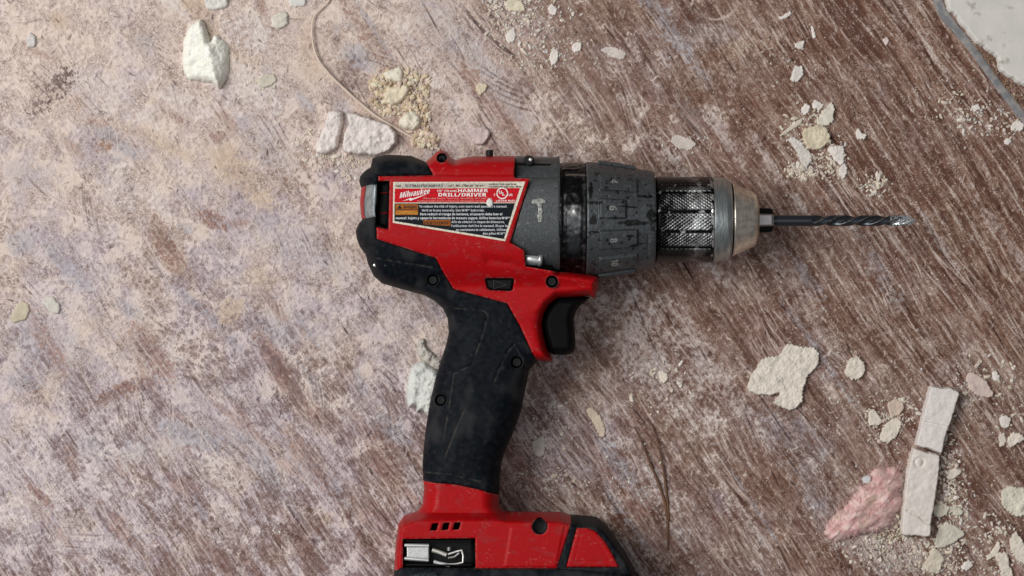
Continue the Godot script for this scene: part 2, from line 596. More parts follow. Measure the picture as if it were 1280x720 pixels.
	for row in h:
		var y := lo.y + (row + 0.5) * step
		var gy := clampf(y / 240.0, 0.0, 2.999)
		for k in 6:
			base_row[k] = lerpf(dust_rows[int(gy)][k], dust_rows[int(gy) + 1][k], gy - int(gy))
		for i in w:
			var at := row * w + i
			var x := lo.x + (i + 0.5) * step
			var w1 := (t_lo[at] - 128) / 128.0
			var w2 := (t_lo2[at] - 128) / 128.0
			var n_md := (t_md[at] - 128) / 128.0
			var n_tone := (t_tone[at] - 128) / 128.0
			var n_fine := (t_fine[at] - 128) / 128.0
			var n_gr := (t_grain[at] - 128) / 128.0
			var hair := (t_hair[at] - 128) / 128.0
			var crack := (t_crack[at] - 128) / 128.0
			var s := x * cs + y * sn
			var t := -x * sn + y * cs + 5.0 * w1
			var st1 := st_a.get_noise_2d(s * 0.11, t * 1.6)
			var st2 := st_b.get_noise_2d(s * 0.085, t * 1.15)
			var st3 := st_c.get_noise_2d(s * 0.10, t * 0.8)
			# bare wood with an old brown coat
			var k := clampf(0.45 + 0.6 * st1 + 0.5 * st2 + 0.55 * n_gr + 0.30 * n_fine + 0.3 * st3, 0.0, 1.0)
			var cr := 0.362 + 0.155 * k
			var cg := 0.250 + 0.130 * k
			var cb := 0.206 + 0.110 * k
			# dust
			var gx := clampf(x / 256.0, 0.0, 4.999)
			var bi := int(gx)
			var base := base_row[bi] + (base_row[bi + 1] - base_row[bi]) * (gx - bi)
			var open := 1.0 - clampf(base, 0.0, 1.0)
			var dd := base + 0.02 + 0.24 * w1 + (0.24 + 0.22 * open) * n_md + 0.10 * n_tone + 0.14 * n_fine + (0.04 + 0.22 * open) * st1 + (0.05 + 0.24 * open) * st2 + 0.17 * n_gr + 0.14 * hair + (0.02 + 0.14 * open) * st3
			var run := maxf(open, 0.75 * smoothstep(330.0, 600.0, y))
			dd += (run - open) * (0.22 * st1 + 0.30 * st2 + 0.16 * st3)
			var film := clampf((dd + 0.02) * 1.15, 0.0, 1.0) * (0.80 + 0.10 * clampf(base, 0.0, 1.0))
			var warm := clampf(0.55 + 0.7 * w2 + 0.55 * n_tone - (y - 300.0) * 0.0020 * base + 0.45 * open, 0.0, 1.0)
			var rough_here := clampf(0.55 + 1.3 * n_tone - 0.6 * n_md, 0.22, 1.25)
			var v := 0.15 * n_gr * rough_here + 0.085 * n_fine + (0.015 + 0.07 * run) * st3 + 0.045 * hair
			var lift := 0.055 * clampf(base, 0.0, 1.0)
			cr += (0.582 + lift + 0.050 * warm + v - cr) * film
			cg += (0.526 + lift + 0.026 * warm + v - cg) * film
			cb += (0.545 + lift - 0.040 * warm + v - cb) * film
			var thick := smoothstep(0.66, 1.06, dd) * 0.90
			cr += (0.735 + 0.070 * warm + v - cr) * thick
			cg += (0.682 + 0.050 * warm + v - cg) * thick
			cb += (0.695 - 0.002 * warm + v - cb) * thick
			# caked plaster in crumbly islands
			var cake := smoothstep(0.08, 0.30, n_md + 0.30 * n_tone + 0.13 * n_gr + 0.36 * n_fine + 0.20 * hair + (base - 1.02) * 0.9) * (0.78 if base > 0.3 else 0.5)
			cr += (0.800 + 0.045 * warm + 0.6 * v - cr) * cake
			cg += (0.740 + 0.035 * warm + 0.6 * v - cg) * cake
			cb += (0.738 - 0.012 * warm + 0.6 * v - cb) * cake
			var height := 0.30 + 0.22 * thick + 0.30 * cake + 0.16 * n_fine + 0.14 * n_gr + 0.12 * st2 + 0.08 * hair
			var al := stain[at]
			if al > 0.0:
				var mk: Color = mark_colors[stain_kind[at]]
				cr += (mk.r + v * 1.3 - cr) * al
				cg += (mk.g + v * 1.3 - cg) * al
				cb += (mk.b + v * 1.3 - cb) * al
				height -= 0.12 * al
			# dark pits where the dust lies thin in clumps
			var pore := (1.0 - 0.6 * cake) * smoothstep(0.35, 0.85, crack + 0.5 * n_gr) * smoothstep(-0.10, 0.45, -0.7 * n_md + 0.6 * n_tone + 0.4 * n_fine) * 0.66
			cr -= (cr - 0.34) * pore
			cg -= (cg - 0.29) * pore
			cb -= (cb - 0.29) * pore
			height -= 0.25 * pore
			# pale dust caught along the grain, broken into grains
			var comb := smoothstep(0.05, 0.70, st2 + 0.5 * st3) * smoothstep(-0.30, 0.40, n_gr + 0.4 * n_fine) * (0.10 + 0.26 * run)
			var rid := smoothstep(0.62, 1.0, sin(t * 0.41 + 2.2 * st1 + 1.5 * w1)) * smoothstep(0.55, 0.85, open) * smoothstep(-0.30, 0.25, n_gr + 0.6 * st2)
			var pale := comb + 0.62 * rid + smoothstep(0.32, 0.62, n_gr + 0.35 * n_fine) * 0.36 * rough_here
			var sv := strokes[at]
			if sv > 0.0:
				pale = minf(pale + sv, 1.05)
			pale *= 0.85
			cr += (0.845 - cr) * pale
			cg += (0.785 - cg) * pale
			cb += (0.75 - cb) * pale
			if sv < 0.0:
				cr *= 1.0 + sv * 0.62
				cg *= 1.0 + sv * 0.66
				cb *= 1.0 + sv * 0.64
			height += 0.16 * pale + 0.20 * sv + 0.10 * n_md
			col[at * 3] = int(clampf(cr, 0.0, 1.0) * 255.0)
			col[at * 3 + 1] = int(clampf(cg, 0.0, 1.0) * 255.0)
			col[at * 3 + 2] = int(clampf(cb, 0.0, 1.0) * 255.0)
			hei[at] = int(clampf(height, 0.0, 1.0) * 255.0)
	return [ImageTexture.create_from_image(Image.create_from_data(w, h, false, Image.FORMAT_RGB8, col)), ImageTexture.create_from_image(Image.create_from_data(w, h, false, Image.FORMAT_L8, hei))]

func warped(freq: float, octaves: int, sd: int, amount: float) -> FastNoiseLite:
	var n := noise(freq, octaves, sd)
	n.domain_warp_enabled = true
	n.domain_warp_amplitude = amount
	n.domain_warp_frequency = freq * 0.7
	n.domain_warp_fractal_octaves = 3
	return n

func ridged(freq: float, octaves: int, sd: int) -> FastNoiseLite:
	var n := noise(freq, octaves, sd)
	n.fractal_type = FastNoiseLite.FRACTAL_RIDGED
	return n

# ---------------------------------------------------------------- materials
func paint(rough_: float, metal := 0.0, spec := 0.5) -> StandardMaterial3D:
	var m := StandardMaterial3D.new()
	m.vertex_color_use_as_albedo = true
	m.roughness = rough_
	m.metallic = metal
	m.metallic_specular = spec
	return m

func bumped(m: StandardMaterial3D, tex: Texture2D, per_m: float, scale_cm: float) -> StandardMaterial3D:
	m.uv1_triplanar = true
	m.uv1_scale = Vector3.ONE * per_m
	m.heightmap_enabled = true
	m.heightmap_texture = tex
	m.heightmap_scale = scale_cm
	return m

func grain_texture(freq: float, octaves: int, sd: int, size := 512) -> ImageTexture:
	var n := noise(freq, octaves, sd)
	return ImageTexture.create_from_image(n.get_seamless_image(size, size))

func rough_map(m: StandardMaterial3D, tex: Texture2D) -> void:
	m.roughness_texture = tex
	m.roughness_texture_channel = BaseMaterial3D.TEXTURE_CHANNEL_RED

# ---------------------------------------------------------------- lettering
# Lays a line of text flat: left end and baseline in photo pixels, its width and capital height in pixels, slant, rise per pixel.
func lettering(text: String, px: float, base: float, width: float, cap: float, y: float, color: Color, bold := true, slant := 0.0, rise := 0.0, right := false) -> void:
	var tm := TextMesh.new()
	var f := SystemFont.new()
	f.font_names = PackedStringArray(["Droid Sans"])
	f.font_weight = 700 if bold else 400
	tm.font = f
	tm.text = text
	tm.font_size = 32
	tm.pixel_size = 0.01
	tm.depth = 0.0
	tm.curve_step = 3.0
	tm.horizontal_alignment = HORIZONTAL_ALIGNMENT_LEFT
	var a := tm.get_mesh_arrays()
	if a.size() == 0 or a[Mesh.ARRAY_VERTEX] == null:
		return
	var vs: PackedVector3Array = a[Mesh.ARRAY_VERTEX]
	if vs.is_empty():
		return
	var lo := vs[0]
	var hi := vs[0]
	for v in vs:
		lo = lo.min(v)
		hi = hi.max(v)
	# the capital height of the font: measured on an H
	var th := TextMesh.new()
	th.font = f
	th.text = "H"
	th.font_size = 32
	th.pixel_size = 0.01
	th.depth = 0.0
	var hv: PackedVector3Array = th.get_mesh_arrays()[Mesh.ARRAY_VERTEX]
	var hb := hv[0].y
	var ht := hv[0].y
	for v in hv:
		hb = minf(hb, v.y)
		ht = maxf(ht, v.y)
	var ix: PackedInt32Array = a[Mesh.ARRAY_INDEX] if a[Mesh.ARRAY_INDEX] != null else PackedInt32Array(range(vs.size()))
	var from := V.size()
	for v in vs:
		var u := (v.x - lo.x) / (hi.x - lo.x) * width
		var w := (v.y - hb) / (ht - hb) * cap
		if right:
			u -= width
		var q := spot(px + u + slant * w, base - w - rise * u, y)
		V.append(Vector3(q.x, y, q.y))
		C.append(color)
	for i in ix:
		I.append(from + i)

func up_normals() -> PackedVector3Array:
	var n := PackedVector3Array()
	n.resize(V.size())
	n.fill(Vector3.UP)
	return n

func printed(called: String, a: Array, y: float, color: Color, parent: Node3D, mat: Material) -> MeshInstance3D:
	begin()
	var p := flat_poly(a, y)
	for q in p:
		V.append(Vector3(q.x, y, q.y))
		C.append(color)
	var t := Geometry2D.triangulate_polygon(p)
	I.append_array(t)
	return part(called, finish(up_normals()), mat, parent)

# ================================================================ the scene
func _ready() -> void:
	# camera, light, exposure
	var cam := Camera3D.new()
	cam.name = "camera"
	cam.fov = rad_to_deg(2.0 * atan(360.0 / FOCAL))
	cam.near = 0.05
	cam.far = 20.0
	add_child(cam)
	cam.position = Vector3(0, LENS * 0.001, 0)
	cam.rotation_degrees = Vector3(-90, 0, 0)
	cam.current = true
	var env := Environment.new()
	env.background_mode = Environment.BG_COLOR
	env.background_color = Color(0.13, 0.13, 0.135).linear_to_srgb()
	env.tonemap_mode = Environment.TONE_MAPPER_LINEAR
	env.tonemap_exposure = 0.94
	env.sdfgi_enabled = true
	env.ssao_enabled = true
	env.ssil_enabled = true
	var we := WorldEnvironment.new()
	we.name = "environment"
	we.environment = env
	add_child(we)
	var win := AreaLight3D.new()
	win.name = "window_light"
	win.area_size = Vector2(1.2, 1.1)
	win.light_energy = 4.0
	win.light_color = Color(0.99, 0.985, 0.975)
	win.area_range = 6.0
	win.shadow_enabled = true
	add_child(win)
	win.look_at_from_position(Vector3(-1.15, 1.55, -0.35), Vector3(0, 0, 0.0), Vector3.UP)

	var bounce_fill := AreaLight3D.new()  # added overhead fill standing in for ceiling bounce, no real fitting
	bounce_fill.name = "added_ceiling_fill"
	bounce_fill.area_size = Vector2(2.0, 1.6)
	bounce_fill.light_energy = 0.85
	bounce_fill.light_color = Color(0.96, 0.98, 1.0)
	bounce_fill.area_range = 6.0
	bounce_fill.shadow_enabled = true
	add_child(bounce_fill)
	bounce_fill.look_at_from_position(Vector3(-0.1, 2.3, 0.25), Vector3(0, 0, 0), Vector3.FORWARD)

	# noises and materials
	var cells := noise(1.0 / 4.0, 1, 71, FastNoiseLite.TYPE_CELLULAR)
	cells.cellular_return_type = FastNoiseLite.RETURN_DISTANCE2_SUB
	N = {"cell": cells,
		"lo": noise(1.0 / 210.0, 3, 11), "md": noise(1.0 / 46.0, 4, 12), "fine": noise(1.0 / 9.0, 3, 13), "grain": noise(1.0 / 2.6, 2, 14),
		"wear": noise(1.0 / 5.0, 4, 15), "blot": noise(1.0 / 7.0, 3, 16), "hair": noise(1.0 / 1.6, 3, 17)}
	var fine_grain := grain_texture(0.06, 3, 21)
	var scuff := grain_texture(0.02, 5, 22)
	var smut := Image.create(512, 512, false, Image.FORMAT_RGB8)
	var sa := noise(0.03, 4, 61).get_seamless_image(512, 512)
	var sb := noise(0.12, 3, 62).get_seamless_image(512, 512)
	for yy in 512:
		for xx in 512:
			var a := sa.get_pixel(xx, yy).r
			var b := sb.get_pixel(xx, yy).r
			var k := 1.0 - 0.22 * smoothstep(0.45, 0.85, a * 0.8 + b * 0.2) - 0.04 * smoothstep(0.62, 0.8, b)
			smut.set_pixel(xx, yy, Color(k, k, k))
	var smut_tex := ImageTexture.create_from_image(smut)
	M.red = bumped(paint(0.38, 0.0, 0.24), fine_grain, 90.0, 0.004)
	M.rubber = bumped(paint(0.55, 0.0, 0.19), fine_grain, 130.0, 0.008)
	M.case = bumped(paint(0.40, 0.35), fine_grain, 80.0, 0.012)
	M.trigger = paint(0.55, 0.0, 0.17)
	M.black = paint(0.48, 0.0, 0.25)
	M.steel = bumped(paint(0.38, 0.92), scuff, 30.0, 0.004)
	M.bright = paint(0.32, 0.7)
	M.oxide = paint(0.3, 0.75)
	M.print = paint(0.5, 0.0, 0.25)
	M.plate = paint(0.45, 0.0, 0.25)
	for nm in ["case", "plate", "print"]:
		M[nm].albedo_texture = smut_tex
		M[nm].uv1_triplanar = true
		M[nm].uv1_scale = Vector3.ONE * 40.0
	M.plaster = bumped(paint(0.92, 0.0, 0.25), fine_grain, 60.0, 0.018)
	M.foam = bumped(paint(0.85, 0.0, 0.3), fine_grain, 50.0, 0.008)
	M.crumb = paint(0.92, 0.0, 0.25)
	M.fluff = paint(0.95, 0.0, 0.1)
	M.wood = paint(0.75, 0.0, 0.3)

	build_floor()
	build_drill()
	build_debris()
	build_grit()

func sheet(called: String, lo: Vector2, hi: Vector2, y: float, tex: Array, relief_cm: float) -> void:
	var m := StandardMaterial3D.new()
	m.albedo_texture = tex[0]
	m.roughness = 0.93
	m.metallic_specular = 0.22
	m.heightmap_enabled = true
	m.heightmap_texture = tex[1]
	m.heightmap_scale = relief_cm
	m.texture_repeat = false
	begin()
	var a := spot(lo.x, lo.y, 0)
	var b := spot(hi.x, hi.y, 0)
	var n := 8
	for j in n + 1:
		for i in n + 1:
			V.append(Vector3(lerpf(a.x, b.x, float(i) / n), y, lerpf(a.y, b.y, float(j) / n)))
			UV.append(Vector2(float(i) / n, float(j) / n))
	for j in n:
		for i in n:
			var k := j * (n + 1) + i
			I.append_array([k, k + 1, k + n + 1, k + 1, k + n + 2, k + n + 1])
	var o := part(called, finish(up_normals()), m, self)
	o.set_meta("kind", "structure")

func build_floor() -> void:
	var t0 := Time.get_ticks_msec()
	var wide := floor_maps(Vector2(-1240, -1080), 4.5, 836, 640, false)
	sheet("ground", Vector2(-1240, -1080), Vector2(2522, 1800), -1.0, wide, 0.08)
	var near := floor_maps(Vector2(-64, -36), 1408.0 / TEX_W, TEX_W, TEX_H, true)
	sheet("floor", Vector2(-64, -36), Vector2(1344, 756), 0.0, near, 0.08)
	print("floor ms ", Time.get_ticks_msec() - t0)

# ---------------------------------------------------------------- the drill
func build_drill() -> void:
	var t0 := Time.get_ticks_msec()
	var s := [463.6, 209, 465.5, 198, 472, 195.5, 482.5, 193.5, 513.6, 194.6, 525, 199.5, 533, 202, 540, 196, 545, 190.5, 552, 187.5, 559, 190, 563, 196, 570, 201, 578, 197.5, 590, 195.5, 644, 195, 690, 196, 699, 196, 699, 338, 720, 340.5, 747, 345, 748.5, 352, 747, 364, 744, 373, 736, 370, 715, 372, 697, 373, 686, 382, 680, 393, 678, 405, 680, 420, 684, 435, 691, 450, 690, 452, 672, 451, 662, 462, 657, 485, 652, 512, 646, 530, 640, 545, 632, 562, 627, 578, 625, 600, 624, 617, 624, 631, 628, 637, 634, 640, 700, 641, 714, 645, 746, 647.5, 757, 655, 770, 672, 783, 691, 794, 713, 800, 720, 803, 770, 493, 770, 493, 709, 495, 680, 498, 655, 504, 646, 515, 642, 523, 638, 528, 630, 530, 612, 528.5, 600, 528, 580, 530, 555, 533, 530, 538, 500, 545, 470, 552, 448, 558, 430, 561, 415, 559.5, 398, 553, 385, 543, 376, 530, 369, 500, 361, 477, 354, 467, 345, 460, 330, 457, 318, 450, 309, 446, 298, 445, 288, 449, 279, 452, 273, 450, 255, 451.5, 236, 449, 227, 450.4, 220.6, 455, 215]
	SIL = flat_poly(s, MID)
	var drill := thing("cordless_drill", "red and black cordless hammer drill with a black bit in its chuck", "drill")
	var red := func(p: Vector2, d: float, _y: float) -> Color:
		var w: float = N.wear.get_noise_2d(p.x * 2.0, p.y * 2.0)
		var h: float = N.hair.get_noise_2d(p.x * 1.2, p.y * 4.0)
		var c := Color(0.41, 0.0052, 0.0090).lerp(Color(0.34, 0.0038, 0.0066), clampf(0.5 + 0.7 * w, 0, 1))
		c = c.lerp(Color(0.44, 0.11, 0.105), 0.6 * smoothstep(0.30, 0.62, N.hair.get_noise_2d(p.x * 0.45 + p.y * 0.2, p.y * 2.2)) * smoothstep(0.05, 0.45, N.blot.get_noise_2d(p.x * 0.5 + 40.0, p.y * 0.5)))
		c = c.lerp(Color(0.46, 0.09, 0.09), 0.5 * smoothstep(0.55, 0.8, w + 0.3 * h))
		c = c.lerp(Color(0.22, 0.05, 0.045), 0.25 * smoothstep(0.15, 0.6, N.blot.get_noise_2d(p.x * 0.45, p.y * 0.9)))
		return c.lerp(Color(0.42, 0.16, 0.14), 0.55 * (1.0 - clampf(d / 0.8, 0, 1)) * clampf(0.3 + 1.8 * w, 0, 1))
	var black := func(p: Vector2, d: float, _y: float) -> Color:
		var w: float = N.wear.get_noise_2d(p.x * 1.4, p.y * 1.4)
		var h: float = N.hair.get_noise_2d(p.x * 1.5, p.y * 1.5)
		var c := Color(0.0050, 0.0064, 0.0090).lerp(Color(0.0115, 0.0138, 0.0175), clampf(0.4 + 0.9 * w, 0, 1))
		c = c.lerp(Color(0.07, 0.07, 0.072), 0.3 * smoothstep(0.5, 0.8, w + 0.5 * h))
		c = c.lerp(Color(0.55, 0.52, 0.47), 0.6 * smoothstep(0.78, 0.84, h + 0.15 * w))
		c = c.lerp(Color(0.050, 0.050, 0.050), 0.4 * smoothstep(0.05, 0.55, N.blot.get_noise_2d(p.x * 0.35 + 9.0, p.y * 0.2)))
		return c.lerp(Color(0.09, 0.085, 0.08), 0.4 * (1.0 - clampf(d / 0.6, 0, 1)) * clampf(0.4 + w, 0, 1))
	var dark := func(_p, _d, _y) -> Color: return Color(0.006, 0.006, 0.007)

	# screw wells
	var wells := {}
	for w in [["lug", 552, 197.5, 6.3], ["nose", 690, 352, 7.6], ["rear", 541, 350, 7.6], ["heel", 551, 500, 7.6], ["front", 646, 453, 7.8], ["foot", 674.5, 658.5, 9.2]]:
		wells[w[0]] = [onto(w[1], w[2]), w[3] * 0.4]
	# inner chassis: what shows in the gaps, vents and pocket
	var pocket := shell_poly([504.5, 674.5, 593, 673.5, 593.5, 709.5, 504.5, 708.5])
	var vent := shell_poly([474, 227.5, 486, 227.5, 485, 284, 471, 280.5])
	var quarter := shell_poly([720.5, 659.5, 734, 659.5, 745, 664, 757, 677, 766, 692, 774.5, 709.5, 707, 709.5])
	var slots := []
	for q in [[543, 659], [557, 658.3], [571, 657.8]]:
		slots.append(shell_poly([q[0] - 2.6, q[1] - 4.5, q[0] + 5.2, q[1] - 5, q[0] + 2.6, q[1] + 4, q[0] - 5.2, q[1] + 4.5]))
	var inset: PackedVector2Array = Geometry2D.offset_polygon(SIL, -1.0)[0]
	var sunk := func(p: Vector2, _d: float) -> float:
		var deep := 1.5
		if within(p, pocket):
			deep = 8.0
		elif within(p, vent):
			deep = 7.0
		elif p.x > (634.0 - 640.0) * 0.4 and p.y < -6.0:
			deep = 7.0
		for k in wells:
			if p.distance_to(wells[k][0]) < wells[k][1] + 0.9:
				deep = 7.0
		for q in slots:
			if within(p, q):
				deep = 6.0
		return MID + maxf(0.0, body_top(p) - deep)
	part("inner_chassis", relief(inset, [], sunk, dark, 0.9, func(p, _d): return MID - maxf(0.0, body_top(p) - 1.5)), M.black, drill)

	var hole := func(k: String) -> PackedVector2Array: return circle(wells[k][0], wells[k][1], 22)

	# red motor housing
	var button := shell_poly([606, 348.5, 609, 347.5, 641, 347.5, 643, 350, 640.5, 362.5, 637, 364, 613, 363, 609, 361])
	var body := shell_poly([472.5, 220.5, 541.5, 219, 537, 210, 533, 202, 540, 196, 545, 190.5, 552, 187.5, 559, 190, 563, 196, 570, 201, 578, 197.5, 590, 195.5, 644, 195, 642.5, 219, 644, 222.5, 662, 223.5, 637.5, 303, 655, 313, 657, 333, 697, 340, 720, 340.5, 747, 345, 748.5, 352, 747, 364, 744, 373, 736, 370, 715, 372, 697, 373, 686, 382, 680, 393, 678, 405, 680, 420, 684, 435, 691, 450, 690, 452, 672, 451, 665, 440, 650, 407, 634, 379, 567, 361, 555, 342, 545, 322.5, 500, 308, 471, 298.5, 470.5, 284, 485.5, 287, 487, 226, 473, 226])
	var facet := shell_poly([600, 314, 640, 322, 655, 330, 654, 338, 606, 332])
	var body_extra := func(p: Vector2, _d: float) -> float:
		var e := 0.0
		for k in ["lug", "nose"]:
			e += 0.45 * (1.0 - smoothstep(wells[k][1] + 0.2, wells[k][1] + 1.0, p.distance_to(wells[k][0])))
		if within(p, facet):
			e -= minf(1.0, poly_dist(p, facet) * 0.35)
		return e
	var house := shell_part("motor_housing", body, [hole.call("lug"), hole.call("nose"), button], body_extra, red, M.red, drill, 0.5)
	house.set_meta("label", "red plastic motor housing")
	# the direction button with its arrow
	var bt := MID + body_top(onto(625, 356)) + 0.5
	part("direction_button", relief(Geometry2D.offset_polygon(button, -0.35)[0], [], func(_p, d): return bt - 3.0 + 3.0 * prof((d + 0.02) / 0.7) if d > 0.001 else bt - 3.0, dark, 0.5), M.black, drill)
	begin()
	for pr in [[617, 350.5, 633, 356], [633, 356, 617, 361], [617, 361, 617, 350.5]]:
		var a := spot(pr[0], pr[1], bt)
		var b := spot(pr[2], pr[3], bt)
		tube(PackedVector3Array([Vector3(a.x, bt, a.y), Vector3(b.x, bt, b.y)]), [0.12], 6, Color(0.06, 0.06, 0.062), false)
	part("arrow_mark", finish(), M.black, drill.get_node("direction_button"))

	# rear end
	part("vent_recess", slab(vent, MID + 22.0, MID + 22.6, 0.4, Color(0.004, 0.004, 0.004), 1.2), M.black, drill)
	for yy in [240.5, 266.0]:
		part("vent_rib", slab(shell_poly([473.5, yy - 1.1, 486, yy - 1.1, 485.6, yy + 1.3, 473, yy + 1.3]), MID + 22.0, MID + 25.5, 0.5, Color(0.16, 0.006, 0.009), 0.6), M.red, drill)
	shell_part("rear_bumper", shell_poly([463.6, 209, 465.5, 198, 472, 195.5, 482.5, 193.5, 513.6, 194.6, 525, 199.5, 533, 203, 541, 219, 472.5, 219.8, 466, 214]), [], func(p, d): return 1.0 * prof(d / 2.0), black, M.rubber, drill)
	shell_part("rear_bumper", shell_poly([449, 227, 450.4, 220.6, 455, 215, 463.6, 209, 471, 216, 473, 222, 471.5, 230, 462, 229.5, 451.5, 235]), [], func(p, d): return 0.8 * prof(d / 2.0), black, M.rubber, drill)
	var cap := shell_part("rear_cap", shell_poly([457.5, 232, 464, 230.5, 471, 231, 470.5, 245, 468.5, 262, 469, 271, 457, 273, 455.5, 268, 455, 250]), [], func(p, d): return -0.6, func(p: Vector2, d: float, _y): return Color(0.20, 0.225, 0.24).lerp(Color(0.42, 0.45, 0.46), clampf(0.5 + N.wear.get_noise_2d(p.x * 3.0, p.y), 0, 1) * clampf(d / 1.5, 0, 1)), M.case, drill, 0.5, false)
	cap.set_meta("label", "pale grey rear end cap")
	shell_part("rear_rim", shell_poly([451.5, 236, 457, 232.5, 454.6, 250, 455, 268, 456.5, 273, 452, 273, 450, 255]), [], NONE, red, M.red, drill)

	# label, flat on the side of the housing
	build_label(drill)

	# grey gear case
	var gear_poly := shell_poly([644.5, 195, 690, 196, 699, 196, 699, 338, 697, 339.5, 657.5, 332.5, 655.5, 312.5, 638, 302.5, 662.5, 223.5, 644.5, 221.5])
	var step_line := shell_poly([645, 221, 662, 222.5, 697, 223])
	var case_hf := func(p: Vector2, d: float) -> float:
		var y := p.y / 0.4 + 360.0
		var t := absf(y - 268.0) / 74.5
		var h := 27.8 * pow(maxf(0.0, 1.0 - pow(t, 2.7)), 1.0 / 2.7)
		h *= prof(poly_dist(p, SIL) / 1.6) if p.x < 22.5 else 1.0
		h -= 1.5 * (1.0 - smoothstep(-0.2, 0.5, p.y - step_line[2].y)) 
		return MID + maxf(0.0, h - groove(d, 0.5))
	var case_c := func(p: Vector2, d: float, _y: float) -> Color:
		var w: float = N.wear.get_noise_2d(p.x * 1.5 + 50.0, p.y * 1.5)
		var c := Color(0.058, 0.063, 0.065).lerp(Color(0.086, 0.093, 0.095), clampf(0.5 + 0.6 * w, 0, 1))
		c = c.lerp(Color(0.24, 0.24, 0.23), 0.5 * smoothstep(0.5, 0.75, w + 0.45 * N.hair.get_noise_2d(p.x, p.y)))
		return c.lerp(Color(0.17, 0.17, 0.165), 0.5 * (1.0 - clampf(d / 0.7, 0, 1)))
	var case_low := func(p: Vector2, d: float) -> float: return 2.0 * MID - case_hf.call(p, d)
	var gear := part("gear_case", relief(gear_poly, [], case_hf, case_c, 0.5, case_low), M.case, drill)
	gear.set_meta("label", "dark grey metal gear case")
	# hammer sign on the gear case
	var ch := MID + 27.8
	var ham := func(p: Vector2, d: float) -> float: return ch - 0.6 + (0.95 * prof((d + 0.05) / 0.5) if d > 0.001 else 0.0)
	var ham_c := func(p: Vector2, d: float, _y: float) -> Color: return Color(0.12, 0.12, 0.115).lerp(Color(0.40, 0.40, 0.37), clampf(0.6 + 1.2 * N.wear.get_noise_2d(p.x * 3.0, p.y * 3.0), 0, 1))
	part("hammer_sign", relief(rough(flat_poly([664, 252, 666, 248.5, 672, 248, 675, 247, 679, 248, 682, 250, 685, 254, 683, 255.5, 679, 254.5, 678.5, 257, 678.7, 277, 672, 277.5, 671.5, 257, 667, 256, 663.5, 254.5], ch), 0.15, 0.8, 5), [], ham, ham_c, 0.35), M.case, gear)
	# case screw with its glint built on top, and the bolt
	var sc := spot(661, 201, MID + 18)
	part("case_screw_with_glint", turned(sc, [[2.6, MID + 12], [2.6, MID + 21], [2.1, MID + 21.6], [0.0, MID + 21.7]], 20, func(i): return Color(0.012, 0.012, 0.012)), M.black, gear)
	part("case_screw_with_glint", turned(spot(663.0, 199.5, MID + 22), [[0.9, MID + 20], [0.9, MID + 21.9], [0.5, MID + 22.2], [0.0, MID + 22.3]], 14, func(i): return Color(0.75, 0.75, 0.73)), M.bright, gear)  # small bright button modelled as the highlight on the black screw
	begin()
	var a1 := spot(657, 323.5, MID + 22)
	var a2 := spot(673, 324.5, MID + 22)
	var a3 := spot(678, 325, MID + 22)
	var by := MID + 20.8
	tube(PackedVector3Array([Vector3(a1.x - 0.01, by, a1.y), Vector3(a1.x, by, a1.y), Vector3(a2.x, by, a2.y), Vector3(a2.x + 0.3, by, a2.y), Vector3(a2.x + 0.31, by, a2.y), Vector3(a3.x, by, a3.y), Vector3(a3.x + 0.01, by, a3.y)]), [0.0, 3.2, 2.9, 2.3, 3.4, 3.1, 0.0], 24, Color(0.55, 0.56, 0.56))
	part("case_bolt", finish(), M.bright, gear)
	begin()
	var pin := spot(612, 189.5, MID)
	tube(PackedVector3Array([Vector3(pin.x, MID + 5, pin.y + 2.5), Vector3(pin.x, MID + 5, pin.y - 0.3), Vector3(pin.x, MID + 5, pin.y - 0.6), Vector3(pin.x, MID + 5, pin.y - 0.61)]), [1.8, 1.8, 1.3, 0.0], 14, Color(0.012, 0.012, 0.013))
	part("belt_clip_peg", finish(), M.black, drill)

	# rubber grip
	var seams := []
	for ln in [[556, 384, 602, 387.5, 609.5, 392.5, 605, 412, 592, 450, 590, 456, 567.5, 467.5, 565, 487, 556, 540, 552, 565], [580, 512, 570, 535, 556, 572], [652, 447, 642, 430, 630, 447, 618, 476], [530, 590, 560, 592, 600, 602], [466, 322, 540, 334]]:
		seams.append(shell_poly(ln))
	var grip_poly := shell_poly([445, 288, 449, 279, 457, 274.2, 469, 272.5, 470, 284, 470.7, 299, 500, 308.5, 544.5, 323, 554.5, 342.5, 566.5, 361.5, 633.5, 379.5, 649.5, 407.5, 664.5, 440.5, 671.5, 451.5, 662, 462, 657, 485, 652, 512, 646, 530, 640, 545, 632, 562, 627, 578, 625, 600, 624, 617, 600, 612, 570, 605.5, 529, 600, 528, 580, 530, 555, 533, 530, 538, 500, 545, 470, 552, 448, 558, 430, 561, 415, 559.5, 398, 553, 385, 543, 376, 530, 369, 500, 361, 477, 354, 467, 345, 460, 330, 457, 318, 450, 309, 446, 298])
	var near_seam := func(p: Vector2) -> float:
		var b := 99.0
		for l in seams:
			b = minf(b, line_dist(p, l))
		return b
	var grip_extra := func(p: Vector2, d: float) -> float:
		var e: float = -0.40 * exp(-pow(near_seam.call(p) / 0.42, 2.0)) + 0.45 * prof(d / 1.5)
		for k in ["rear", "heel", "front"]:
			e += 0.4 * (1.0 - smoothstep(wells[k][1] + 0.1, wells[k][1] + 0.8, p.distance_to(wells[k][0])))
		return e
	var grip_c := func(p: Vector2, d: float, y: float) -> Color:
		var c: Color = black.call(p, d, y)
		var sm: float = exp(-pow(near_seam.call(p) / 0.30, 2.0))
		return c.lerp(Color(0.12, 0.105, 0.09), 0.45 * sm * clampf(0.45 + 1.6 * N.wear.get_noise_2d(p.x + 30.0, p.y), 0, 1))
